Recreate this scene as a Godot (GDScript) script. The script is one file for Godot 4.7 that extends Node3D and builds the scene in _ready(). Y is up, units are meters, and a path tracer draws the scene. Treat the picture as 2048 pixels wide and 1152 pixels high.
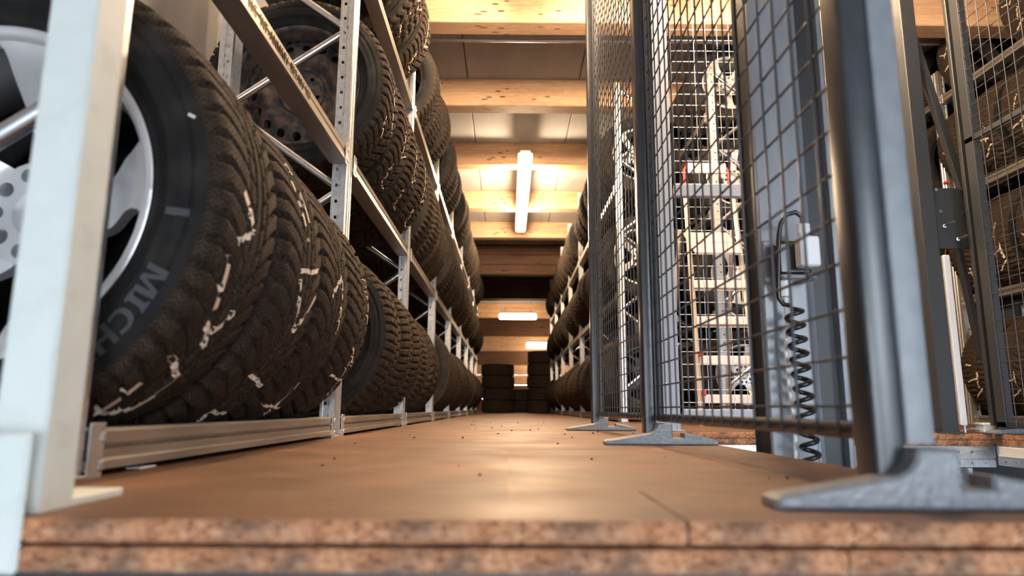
extends Node3D
# Tyre store on a mezzanine floor. x: across the aisle, y: up, d = -z: depth into the aisle. The upper floor's top is y = 0.

var M := {}
var used := {}
var rng := RandomNumberGenerator.new()
const ORD = ["first", "second", "third", "fourth", "fifth", "sixth", "seventh", "eighth", "ninth", "tenth", "eleventh", "twelfth"]

func _ready():
	rng.seed = 7
	# ---------- camera, sky, exposure ----------
	var cam := Camera3D.new()
	cam.name = "camera"
	var ca := CameraAttributesPhysical.new()
	ca.frustum_focal_length = 28.44
	ca.frustum_near = 0.03
	ca.frustum_far = 200.0
	ca.frustum_focus_distance = 2.25
	ca.exposure_aperture = 4.2
	cam.attributes = ca
	add_child(cam)
	cam.current = true
	cam.position = Vector3(0, 0.0836, 0)
	cam.rotation = Vector3(deg_to_rad(10.0), deg_to_rad(-0.25), 0.0055)
	var env := Environment.new()
	env.background_mode = Environment.BG_SKY
	var sky := Sky.new()
	var sm := ProceduralSkyMaterial.new()
	sm.sky_top_color = Color(0.86, 0.93, 1.0)
	sm.sky_horizon_color = Color(0.93, 0.97, 1.0)
	sm.ground_bottom_color = Color(0.42, 0.42, 0.43)
	sm.ground_horizon_color = Color(0.60, 0.61, 0.63)
	sm.sky_energy_multiplier = 1.0
	sky.sky_material = sm
	env.sky = sky
	env.background_energy_multiplier = 25.0
	env.tonemap_mode = Environment.TONE_MAPPER_LINEAR
	env.tonemap_exposure = 1.0
	env.sdfgi_enabled = true
	env.ssao_enabled = true
	env.ssil_enabled = true
	var we := WorldEnvironment.new()
	we.name = "world_environment"
	we.environment = env
	add_child(we)

	make_materials()
	build_shell()
	build_lamps()
	build_racks()
	build_tyres()
	build_fence()
	build_lift()
	build_ladder()
	build_pale_column()
	build_small()

# ================= naming helpers =================
func numbered(n: String) -> String:
	if not used.has(n):
		used[n] = 0
		return n
	used[n] += 1
	return "%s_%03d" % [n, used[n]]

func thing(called: String, label: String, category: String, at := Vector3.ZERO, group := "") -> Node3D:
	var o := Node3D.new()
	o.name = numbered(called)
	add_child(o)
	o.position = at
	o.set_meta("label", label)
	o.set_meta("category", category)
	if group:
		o.set_meta("group", group)
	return o

func structure(called: String, label := "") -> Node3D:
	var o := Node3D.new()
	o.name = numbered(called)
	add_child(o)
	o.set_meta("kind", "structure")
	if label:
		o.set_meta("label", label)
	return o

func part(parent: Node, called: String, mesh: Mesh, mat: Material, xf := Transform3D()) -> MeshInstance3D:
	var o := MeshInstance3D.new()
	o.name = called
	o.mesh = mesh
	o.material_override = mat
	parent.add_child(o, true)
	o.transform = xf
	return o

func P(x: float, y: float, d: float) -> Vector3:
	return Vector3(x, y, -d)

# ================= mesh helpers =================
func ST() -> SurfaceTool:
	var st := SurfaceTool.new()
	st.begin(Mesh.PRIMITIVE_TRIANGLES)
	return st

func done(st: SurfaceTool) -> ArrayMesh:
	st.generate_normals()
	return st.commit()

func tri(st: SurfaceTool, a: Vector3, b: Vector3, c: Vector3, dir: Vector3):
	if (a - c).cross(a - b).dot(dir) < 0.0:
		st.add_vertex(a); st.add_vertex(c); st.add_vertex(b)
	else:
		st.add_vertex(a); st.add_vertex(b); st.add_vertex(c)

func quad(st: SurfaceTool, a: Vector3, b: Vector3, c: Vector3, e: Vector3, dir: Vector3):
	tri(st, a, b, c, dir)
	tri(st, a, c, e, dir)

# bevelled box with its centre at xf.origin
func box(st: SurfaceTool, size: Vector3, xf := Transform3D(), b := 0.002):
	st.set_smooth_group(-1)
	var h := size * 0.5
	b = minf(b, minf(h.x, minf(h.y, h.z)) * 0.9)
	var p := func(s: Vector3, k: int) -> Vector3:
		var v := Vector3.ZERO
		for i in 3:
			v[i] = s[i] * (h[i] - (0.0 if i == k else b))
		return xf * v
	var c := xf.origin
	for k in 3:
		var i := (k + 1) % 3
		var j := (k + 2) % 3
		for sk in [-1.0, 1.0]:
			var q := []
			for ij in [[-1.0, -1.0], [1.0, -1.0], [1.0, 1.0], [-1.0, 1.0]]:
				var s := Vector3.ZERO
				s[k] = sk; s[i] = ij[0]; s[j] = ij[1]
				q.append(p.call(s, k))
			quad(st, q[0], q[1], q[2], q[3], (q[0] + q[2]) * 0.5 - c)
		if b <= 0.0:
			continue
		for si in [-1.0, 1.0]:
			for sj in [-1.0, 1.0]:
				var s0 := Vector3.ZERO
				s0[k] = -1.0; s0[i] = si; s0[j] = sj
				var s1 := s0
				s1[k] = 1.0
				var a0: Vector3 = p.call(s0, i)
				var a1: Vector3 = p.call(s1, i)
				var b0: Vector3 = p.call(s0, j)
				var b1: Vector3 = p.call(s1, j)
				quad(st, a0, a1, b1, b0, (a0 + b1) * 0.5 - c)
	if b > 0.0:
		for sx in [-1.0, 1.0]:
			for sy in [-1.0, 1.0]:
				for sz in [-1.0, 1.0]:
					var s := Vector3(sx, sy, sz)
					var u: Vector3 = p.call(s, 0)
					tri(st, u, p.call(s, 1), p.call(s, 2), u - c)

func box_mesh(size: Vector3, b := 0.002) -> ArrayMesh:
	var st := ST()
	box(st, size, Transform3D(), b)
	return done(st)

func boxat(x0: float, x1: float, y0: float, y1: float, d0: float, d1: float, b := 0.002) -> ArrayMesh:
	var st := ST()
	bx(st, x0, x1, y0, y1, d0, d1, b)
	return done(st)

func bx(st: SurfaceTool, x0: float, x1: float, y0: float, y1: float, d0: float, d1: float, b := 0.002):
	box(st, Vector3(x1 - x0, y1 - y0, d1 - d0), Transform3D(Basis(), Vector3((x0 + x1) / 2, (y0 + y1) / 2, -(d0 + d1) / 2)), b)

# round tube along points
func tube(st: SurfaceTool, pts: Array, r: float, sides := 8, caps := true, flat := 1.0):
	var n := pts.size()
	var rings := []
	var t0: Vector3 = (pts[1] - pts[0]).normalized()
	var up := Vector3.UP if absf(t0.y) < 0.9 else Vector3.RIGHT
	var u := t0.cross(up).normalized()
	for i in n:
		var t: Vector3
		if i == 0: t = pts[1] - pts[0]
		elif i == n - 1: t = pts[n - 1] - pts[n - 2]
		else: t = pts[i + 1] - pts[i - 1]
		t = t.normalized()
		u = (u - t * u.dot(t)).normalized()
		var v := t.cross(u)
		var ring := []
		for k in sides:
			var a := TAU * k / sides
			ring.append(pts[i] + (u * cos(a) + v * sin(a) * flat) * r)
		rings.append(ring)
	st.set_smooth_group(1 if sides > 4 else -1)
	for i in n - 1:
		for k in sides:
			var k2 := (k + 1) % sides
			var a: Vector3 = rings[i][k]
			var mid: Vector3 = (pts[i] + pts[i + 1]) * 0.5
			quad(st, a, rings[i][k2], rings[i + 1][k2], rings[i + 1][k], (a + rings[i + 1][k2]) * 0.5 - mid)
	if caps:
		st.set_smooth_group(-1)
		for e in [0, n - 1]:
			var o: Vector3 = pts[e] - pts[1] if e == 0 else pts[n - 1] - pts[n - 2]
			for k in sides:
				tri(st, pts[e], rings[e][k], rings[e][(k + 1) % sides], o)

# polygon (x, y) extruded from z0 to z1, placed by xf
func extrude(st: SurfaceTool, poly: PackedVector2Array, z0: float, z1: float, xf := Transform3D(), smooth := false):
	var n := poly.size()
	var area := 0.0
	for i in n:
		area += poly[i].cross(poly[(i + 1) % n])
	var sg := 1.0 if area > 0 else -1.0
	st.set_smooth_group(1 if smooth else -1)
	for i in n:
		var a := poly[i]
		var b := poly[(i + 1) % n]
		var o := Vector3((b - a).y, -(b - a).x, 0) * sg
		quad(st, xf * Vector3(a.x, a.y, z0), xf * Vector3(b.x, b.y, z0), xf * Vector3(b.x, b.y, z1), xf * Vector3(a.x, a.y, z1), xf.basis * o)
	st.set_smooth_group(-1)
	var t := Geometry2D.triangulate_polygon(poly)
	for i in range(0, t.size(), 3):
		for e in [[z0, -1.0], [z1, 1.0]]:
			tri(st, xf * Vector3(poly[t[i]].x, poly[t[i]].y, e[0]), xf * Vector3(poly[t[i + 1]].x, poly[t[i + 1]].y, e[0]), xf * Vector3(poly[t[i + 2]].x, poly[t[i + 2]].y, e[0]), xf.basis * Vector3(0, 0, e[1]))

# profile of Vector2(r, z) turned round z; side: +1 when outside lies to the right of the direction of travel in (z, r)
func lathe(st: SurfaceTool, prof: Array, segs: int, side := 1.0, smooth := true):
	for i in prof.size() - 1:
		st.set_smooth_group(1 if smooth else -1)
		var a: Vector2 = prof[i]
		var b: Vector2 = prof[i + 1]
		var nr := (b.y - a.y) * side
		var nz := -(b.x - a.x) * side
		for k in segs:
			var f0 := TAU * k / segs
			var f1 := TAU * (k + 1) / segs
			var c0 := Vector3(cos(f0), sin(f0), 0)
			var c1 := Vector3(cos(f1), sin(f1), 0)
			var dir := (c0 + c1).normalized() * nr + Vector3(0, 0, nz)
			var z0 := Vector3(0, 0, a.y)
			var z1 := Vector3(0, 0, b.y)
			if a.x < 1e-5:
				tri(st, z0, c0 * b.x + z1, c1 * b.x + z1, dir)
			elif b.x < 1e-5:
				tri(st, c0 * a.x + z0, c1 * a.x + z0, z1, dir)
			else:
				quad(st, c0 * a.x + z0, c1 * a.x + z0, c1 * b.x + z1, c0 * b.x + z1, dir)

# part of a flat ring (r0..r1, f0..f1) with a round hole in it, walls going back by depth; zf(r) gives the height
func holed(st: SurfaceTool, r0: float, r1: float, f0: float, f1: float, hr: float, zf: Callable, depth: float, hx := 0.5):
	var rc := lerpf(r0, r1, hx)
	var fc := (f0 + f1) / 2
	var ang := []
	for k in 16:
		ang.append(TAU * k / 16)
	var hw := (f1 - f0) / 2 * rc
	for s in [[r1 - rc, hw], [r1 - rc, -hw], [r0 - rc, hw], [r0 - rc, -hw]]:
		ang.append(fposmod(atan2(s[1], s[0]), TAU))
	ang.sort()
	var inner := []
	var outer := []
	var back := []
	for a in ang:
		var dx := cos(a)
		var dy := sin(a)
		var t := 1e9
		if absf(dx) > 1e-6: t = minf(t, ((r1 - rc) if dx > 0 else (r0 - rc)) / dx)
		if absf(dy) > 1e-6: t = minf(t, absf(hw / dy))
		var pt := func(q: float, back_by: float) -> Vector3:
			var r := rc + dx * q
			var f := fc + dy * q / rc
			return Vector3(r * cos(f), r * sin(f), zf.call(r) - back_by)
		inner.append(pt.call(hr, 0.0))
		outer.append(pt.call(t, 0.0))
		back.append(pt.call(hr, depth))
	var cen := Vector3(rc * cos(fc), rc * sin(fc), zf.call(rc))
	for i in ang.size():
		var j := (i + 1) % ang.size()
		st.set_smooth_group(1)
		quad(st, inner[i], outer[i], outer[j], inner[j], Vector3(0, 0, 1))
		st.set_smooth_group(2)
		quad(st, inner[i], inner[j], back[j], back[i], cen - inner[i])

# ================= materials =================
func mat(called: String, c: Color, rough: float, metal := 0.0) -> StandardMaterial3D:
	var m := StandardMaterial3D.new()
	m.resource_name = called
	m.albedo_color = c
	m.roughness = rough
	m.metallic = metal
	M[called] = m
	return m

func lin(r: float, g: float, b: float) -> Color:
	return Color(r, g, b).linear_to_srgb()

func noise(freq: float, oct := 4, type := FastNoiseLite.TYPE_SIMPLEX_SMOOTH, sd := 1) -> FastNoiseLite:
	var n := FastNoiseLite.new()
	n.seed = sd
	n.noise_type = type
	n.frequency = freq
	n.fractal_octaves = oct
	return n

func ntex(freq: float, stops: Array, w := 512, h := 512, oct := 4, type := FastNoiseLite.TYPE_SIMPLEX_SMOOTH, sd := 1) -> NoiseTexture2D:
	var t := NoiseTexture2D.new()
	t.width = w
	t.height = h
	t.seamless = true
	t.noise = noise(freq, oct, type, sd)
	var g := Gradient.new()
	var offs := PackedFloat32Array()
	var cols := PackedColorArray()
	for s in stops:
		offs.append(s[0])
		cols.append(s[1])
	g.offsets = offs
	g.colors = cols
	t.color_ramp = g
	return t

func triplanar(m: StandardMaterial3D, s: Vector3, world := true):
	m.uv1_triplanar = true
	m.uv1_world_triplanar = world
	m.uv1_scale = s
	m.uv1_triplanar_sharpness = 4.0

func wood_image(sd: int, w: int, h: int, base: Color, dark: Color, knots: int, lam: int) -> ImageTexture:
	var im := Image.create(w, h, false, Image.FORMAT_RGB8)
	var n1 := noise(0.012, 4, FastNoiseLite.TYPE_SIMPLEX_SMOOTH, sd)
	var n2 := noise(0.05, 3, FastNoiseLite.TYPE_SIMPLEX_SMOOTH, sd + 5)
	var r := RandomNumberGenerator.new()
	r.seed = sd
	var ks := []
	for i in knots:
		ks.append([r.randf() * w, r.randf() * h, r.randf_range(3.0, 8.0), r.randf_range(0.5, 1.0)])
	var tone := []
	for i in lam * 3:
		tone.append(r.randf_range(-0.09, 0.09))
	for y in h:
		var li := y * lam / h
		var yy := float(y % (h / lam))
		for x in w:
			var bend := 0.0
			var kd := 0.0
			for k in ks:
				var dx: float = (fposmod(x - k[0] + w * 0.5, w) - w * 0.5) * 0.55
				var dy: float = fposmod(y - k[1] + h * 0.5, h) - h * 0.5
				var q: float = (dx * dx + dy * dy) / (k[2] * k[2])
				if q < 14.0:
					bend += exp(-q * 0.4) * 1.2
					kd = maxf(kd, k[3] * clampf(1.5 - q, 0, 1))
			# seamless along x by blending two shifted copies
			var fx := float(x) / w
			var g := lerpf(n1.get_noise_2d(x * 0.35, y * 5.0 + li * 300), n1.get_noise_2d((x - w) * 0.35, y * 5.0 + li * 300), fx)
			var s := sin((y * 0.55 + g * 9.0 + bend * 5.0) * 1.3)
			var f := 0.35 + 0.22 * s + 0.35 * g + 0.12 * n2.get_noise_2d(x * 0.3, y * 6.0)
			var cell := int(fx * 3.0 + (li % 3) * 0.37) % 3
			f += tone[(li * 3 + cell) % tone.size()] * 1.6
			if yy < 1.0: f += 0.25
			var c := base.lerp(dark, clampf(f, 0, 1)).lerp(Color(0.16, 0.07, 0.03), kd)
			im.set_pixel(x, y, c)
	return ImageTexture.create_from_image(im)

func chip_image(sd: int, sz: int, stretch: float, cols: Array, speck: float) -> ImageTexture:
	var im := Image.create(sz, sz, false, Image.FORMAT_RGB8)
	var c1 := noise(0.05, 1, FastNoiseLite.TYPE_CELLULAR, sd)
	c1.cellular_return_type = FastNoiseLite.RETURN_CELL_VALUE
	var c2 := noise(0.12, 1, FastNoiseLite.TYPE_CELLULAR, sd + 3)
	c2.cellular_return_type = FastNoiseLite.RETURN_CELL_VALUE
	var n := noise(0.01, 3, FastNoiseLite.TYPE_SIMPLEX_SMOOTH, sd + 9)
	for y in sz:
		for x in sz:
			var v := 0.5 + 0.20 * c1.get_noise_2d(x / stretch, y) + 0.22 * c2.get_noise_2d(x / stretch, y) + 0.18 * n.get_noise_2d(x * 0.6, y)
			v = clampf(v, 0, 0.999) * (cols.size() - 1)
			var i := int(v)
			var c: Color = cols[i].lerp(cols[i + 1], v - i)
			if c2.get_noise_2d(x / stretch + 900, y + 300) > 1.0 - speck:
				c = c.lerp(Color(0.12, 0.06, 0.03), 0.75)
			var stain := n.get_noise_2d(x * 0.22 + 500, y * 0.3)
			c = c.lerp(Color(0.27, 0.22, 0.20), clampf((stain - 0.10) * 1.5, 0.0, 0.5))
			im.set_pixel(x, y, c)
	return ImageTexture.create_from_image(im)

func make_materials():
	# rubber
	var m := mat("tread_rubber", Color(1, 1, 1), 0.85)
	m.metallic_specular = 0.25
	m.albedo_texture = ntex(0.01, [[0.0, lin(0.030, 0.0230, 0.0185)], [0.5, lin(0.046, 0.0340, 0.0260)], [1.0, lin(0.068, 0.050, 0.038)]], 512, 512, 5)
	m.heightmap_enabled = true
	m.heightmap_scale = 0.35
	m.heightmap_texture = sipe_image()
	m = mat("sidewall_rubber", Color(1, 1, 1), 0.72)
	m.metallic_specular = 0.28
	m.albedo_texture = ntex(0.006, [[0.0, lin(0.010, 0.010, 0.0107)], [0.55, lin(0.016, 0.016, 0.0165)], [1.0, lin(0.035, 0.033, 0.031)]], 512, 512, 5, FastNoiseLite.TYPE_SIMPLEX_SMOOTH, 4)
	triplanar(m, Vector3(3, 3, 3), false)
	mat("letter_rubber", lin(0.050, 0.055, 0.064), 0.55)
	mat("chalk", lin(0.72, 0.60, 0.48), 0.9)
	mat("white_paint", lin(0.75, 0.75, 0.74), 0.5)
	# metals
	m = mat("galvanised", Color(1, 1, 1), 0.36, 0.85)
	m.albedo_texture = ntex(0.035, [[0.0, lin(0.50, 0.52, 0.54)], [0.5, lin(0.63, 0.65, 0.66)], [1.0, lin(0.76, 0.77, 0.78)]], 256, 256, 3, FastNoiseLite.TYPE_CELLULAR)
	m.roughness_texture = ntex(0.02, [[0.0, Color(0.75, 0.75, 0.75)], [1.0, Color(1, 1, 1)]], 256, 256)
	m.roughness = 0.45
	triplanar(m, Vector3(6, 6, 6))
	m = mat("rack_steel", Color(1, 1, 1), 0.42, 0.75)
	m.albedo_texture = ntex(0.012, [[0.0, lin(0.33, 0.30, 0.27)], [1.0, lin(0.47, 0.44, 0.40)]], 256, 256)
	triplanar(m, Vector3(4, 14, 1.0))
	mat("chrome_tube", lin(0.72, 0.74, 0.78), 0.2, 1.0)
	m = mat("flange_sheen_paint", Color(1, 1, 1), 0.4)  # daylight reflection on the flange put into a lighter base colour
	m.albedo_texture = ntex(0.02, [[0.0, lin(0.17, 0.19, 0.22)], [1.0, lin(0.24, 0.26, 0.29)]], 256, 256)
	triplanar(m, Vector3(5, 5, 5))
	m = mat("fence_paint", Color(1, 1, 1), 0.28)
	m.albedo_texture = ntex(0.02, [[0.0, lin(0.030, 0.035, 0.043)], [1.0, lin(0.045, 0.051, 0.061)]], 256, 256)
	triplanar(m, Vector3(5, 5, 5))
	m = mat("foot_sheen_paint", Color(1, 1, 1), 0.33)  # lighter than the posts: the sheen on the feet is in the colour
	m.albedo_texture = ntex(0.03, [[0.0, lin(0.16, 0.178, 0.205)], [1.0, lin(0.24, 0.26, 0.29)]], 256, 256)
	m.heightmap_enabled = true
	m.heightmap_scale = 0.05
	m.heightmap_texture = ntex(0.05, [[0.0, Color.BLACK], [1.0, Color.WHITE]], 256, 256)
	triplanar(m, Vector3(8, 8, 8))
	mat("wire_paint", lin(0.07, 0.078, 0.092), 0.35, 0.2)
	m = mat("mast_paint", Color(1, 1, 1), 0.3)
	m.albedo_texture = ntex(0.01, [[0.0, lin(0.19, 0.21, 0.24)], [1.0, lin(0.27, 0.29, 0.325)]], 256, 256)
	triplanar(m, Vector3(5, 1.2, 5))
	mat("mast_shade", lin(0.018, 0.021, 0.027), 0.45)  # mast faces in shadow, the shade put into a darker colour
	mat("gate_paint", lin(0.034, 0.039, 0.047), 0.42)
	mat("post_paint", lin(0.34, 0.39, 0.47), 0.4)
	m = mat("pale_paint", Color(1, 1, 1), 0.5)
	m.albedo_texture = ntex(0.012, [[0.0, lin(0.58, 0.64, 0.62)], [0.25, lin(0.64, 0.70, 0.68)], [1.0, lin(0.68, 0.74, 0.72)]], 256, 256)
	triplanar(m, Vector3(6, 6, 6))
	m = mat("alloy", Color(1, 1, 1), 0.34, 0.45)
	m.albedo_texture = ntex(0.01, [[0.0, lin(0.68, 0.70, 0.72)], [1.0, lin(0.80, 0.81, 0.83)]], 256, 256)
	triplanar(m, Vector3(4, 4, 4), false)
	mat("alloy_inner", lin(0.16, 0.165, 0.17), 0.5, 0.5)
	mat("dark_alloy", lin(0.06, 0.065, 0.07), 0.35, 0.6)
	m = mat("rusty_steel", Color(1, 1, 1), 0.62, 0.35)
	m.albedo_texture = ntex(0.012, [[0.0, lin(0.030, 0.032, 0.040)], [0.42, lin(0.055, 0.055, 0.062)], [0.55, lin(0.115, 0.080, 0.064)], [1.0, lin(0.17, 0.115, 0.09)]], 512, 512, 4)
	triplanar(m, Vector3(3.5, 3.5, 3.5), false)
	mat("orange_rim", lin(0.75, 0.28, 0.03), 0.5)
	mat("bolt_steel", lin(0.75, 0.74, 0.72), 0.25, 1.0)
	mat("black_plastic", lin(0.012, 0.012, 0.013), 0.22)
	mat("grey_plastic", lin(0.16, 0.17, 0.19), 0.35)
	mat("white_plastic", lin(0.78, 0.80, 0.82), 0.4)
	mat("red_plastic", lin(0.62, 0.045, 0.03), 0.4)
	mat("ladder_alloy", lin(0.80, 0.70, 0.63), 0.45, 0.25)
	mat("cable_grey", lin(0.25, 0.26, 0.28), 0.4)
	# boards
	m = mat("floor_board", Color(1, 1, 1), 0.5)
	m.albedo_texture = floor_image()
	m.roughness_texture = ntex(0.012, [[0.0, Color(0.72, 0.72, 0.72)], [1.0, Color(1, 1, 1)]], 512, 512, 5)
	m.roughness = 0.66
	m.heightmap_enabled = true
	m.heightmap_scale = 0.06
	m.heightmap_texture = ntex(0.04, [[0.0, Color.BLACK], [1.0, Color.WHITE]], 512, 512, 5)
	triplanar(m, Vector3(0.7, 0.7, 0.7))
	m = mat("board_edge", Color(1, 1, 1), 0.85)
	m.albedo_texture = chip_image(11, 512, 1.6, [Color(0.40, 0.24, 0.15), Color(0.60, 0.40, 0.27), Color(0.70, 0.49, 0.35), Color(0.78, 0.58, 0.44), Color(0.89, 0.74, 0.60)], 0.05)
	m.heightmap_enabled = true
	m.heightmap_scale = 0.25
	m.heightmap_texture = ntex(0.06, [[0.0, Color.BLACK], [1.0, Color.WHITE]], 256, 256, 4, FastNoiseLite.TYPE_CELLULAR)
	triplanar(m, Vector3(8.0, 8.0, 8.0))
	m = mat("glulam", Color(1, 1, 1), 0.6)
	m.albedo_texture = wood_image(21, 1024, 256, Color(0.86, 0.73, 0.59), Color(0.66, 0.49, 0.36), 16, 6)
	triplanar(m, Vector3(0.5, 4.2, 4.2))
	m = mat("unlit_timber", Color(1, 1, 1), 0.65)  # timber the lamps leave unlit, its shade put into the colour
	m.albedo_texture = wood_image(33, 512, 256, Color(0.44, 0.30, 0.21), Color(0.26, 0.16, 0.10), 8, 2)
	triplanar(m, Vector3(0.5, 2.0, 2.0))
	# shell
	m = mat("ceiling_sheet", Color(1, 1, 1), 0.55)
	m.albedo_texture = ntex(0.01, [[0.0, lin(0.36, 0.36, 0.36)], [1.0, lin(0.44, 0.44, 0.435)]], 256, 256)
	triplanar(m, Vector3(1.2, 1.2, 0.4))
	m = mat("wall_panel", Color(1, 1, 1), 0.6)
	m.albedo_texture = ntex(0.01, [[0.0, lin(0.33, 0.35, 0.38)], [1.0, lin(0.41, 0.43, 0.46)]], 256, 256)
	triplanar(m, Vector3(0.7, 0.7, 0.7))
	m = mat("concrete", Color(1, 1, 1), 0.7)
	m.albedo_texture = ntex(0.01, [[0.0, lin(0.16, 0.16, 0.16)], [1.0, lin(0.26, 0.25, 0.24)]], 512, 512, 5)
	triplanar(m, Vector3(0.5, 0.5, 0.5))
	m = mat("lamp_diffuser", Color(1, 0.95, 0.85), 0.4)
	m.emission_enabled = true
	m.emission = Color(1.0, 0.86, 0.68)
	m.emission_energy_multiplier = 8.0

func sipe_image() -> ImageTexture:
	var im := Image.create(256, 256, false, Image.FORMAT_L8)
	for y in 256:
		for x in 256:
			# x: along the tread (0.2 m), y: across; fine wavy cuts
			var p := x / 256.0 * 26.0 + 0.35 * sin(y / 256.0 * TAU * 9.0)
			var e := absf(p - floorf(p) - 0.5) * 2.0
			im.set_pixel(x, y, Color.WHITE if e > 0.28 else Color(0.15, 0.15, 0.15))
	return ImageTexture.create_from_image(im)

func floor_image() -> ImageTexture:
	var sz := 1024
	var im := Image.create(sz, sz, false, Image.FORMAT_RGB8)
	var a := noise(0.004, 5, FastNoiseLite.TYPE_SIMPLEX_SMOOTH, 3)
	var b := noise(0.03, 4, FastNoiseLite.TYPE_SIMPLEX_SMOOTH, 8)
	var s := noise(0.09, 1, FastNoiseLite.TYPE_CELLULAR, 5)
	s.cellular_return_type = FastNoiseLite.RETURN_DISTANCE
	for y in sz:
		for x in sz:
			var f := 0.5 + 0.55 * a.get_noise_2d(x, y) + 0.22 * b.get_noise_2d(x * 0.5, y * 2.0)
			var c := Color(0.29, 0.195, 0.138).lerp(Color(0.50, 0.355, 0.255), clampf(f, 0, 1))
			if s.get_noise_2d(x, y) < -0.93:
				c = c.lerp(Color(0.16, 0.09, 0.05), 0.6)
			im.set_pixel(x, y, c)
	return ImageTexture.create_from_image(im)

# ================= room =================
# a floor board with a worn front edge: faces at d0 (front), from x0 to x1, top y1, bottom y0
func worn_board(x0: float, x1: float, y0: float, y1: float, d0: float, d1: float, sd: int, wear: float) -> Array:
	var n := noise(1.0, 4, FastNoiseLite.TYPE_SIMPLEX_SMOOTH, sd)
	var n2 := noise(1.0, 2, FastNoiseLite.TYPE_CELLULAR, sd + 1)
	var top := ST()
	var edge := ST()
	var nx := int((x1 - x0) / 0.003)
	var cols := []
	for i in nx + 1:
		var x := lerpf(x0, x1, float(i) / nx)
		var ch := maxf(0.0, n.get_noise_1d(x * 22.0)) * 0.005 * wear + maxf(0.0, n2.get_noise_1d(x * 60.0) + 0.4) * 0.0025 * wear
		var ch2 := maxf(0.0, n.get_noise_1d(x * 19.0 + 70.0)) * 0.005 * wear + 0.0005
		var col := [P(x, y1, d1), P(x, y1, d0 + 0.004 + ch * 1.2)]
		for k in 7:
			var t := k / 6.0
			var y := lerpf(y1 - 0.0012 - ch * 0.55, y0 + 0.0006 + ch2 * 0.45, t)
			var w := n.get_noise_2d(x * 60.0, y * 300.0) * 0.0010 + n2.get_noise_2d(x * 110.0, y * 420.0) * 0.0008
			var rnd := (0.002 + ch * 0.7 if k == 0 else 0.0) + (0.002 + ch2 * 0.8 if k == 6 else 0.0)
			col.append(P(x, y, d0 + 0.001 - w + rnd))
		col.append(P(x, y0, d0 + 0.004 + ch2))
		col.append(P(x, y0, d1))
		cols.append(col)
	for i in nx:
		var a: Array = cols[i]
		var b: Array = cols[i + 1]
		top.set_smooth_group(-1)
		quad(top, a[0], b[0], b[1], a[1], Vector3.UP)
		edge.set_smooth_group(1)
		for k in range(1, 9):
			quad(edge, a[k], b[k], b[k + 1], a[k + 1], Vector3(0, 0.2 if k < 4 else -0.2, 1))
		edge.set_smooth_group(-1)
		quad(edge, a[9], b[9], b[10], a[10], Vector3.DOWN)
	for e in [[cols[0], -1.0], [cols[nx], 1.0]]:
		edge.set_smooth_group(-1)
		for k in range(1, 9):
			tri(edge, e[0][0], e[0][k], e[0][k + 1], Vector3(e[1], 0, 0))
	return [done(top), done(edge)]

func board(parent: Node, x0: float, x1: float, y0: float, y1: float, d0: float, d1: float):
	part(parent, "board", boxat(x0, x1, y0, y1, d0, d1, 0.0012), M.floor_board)

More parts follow.
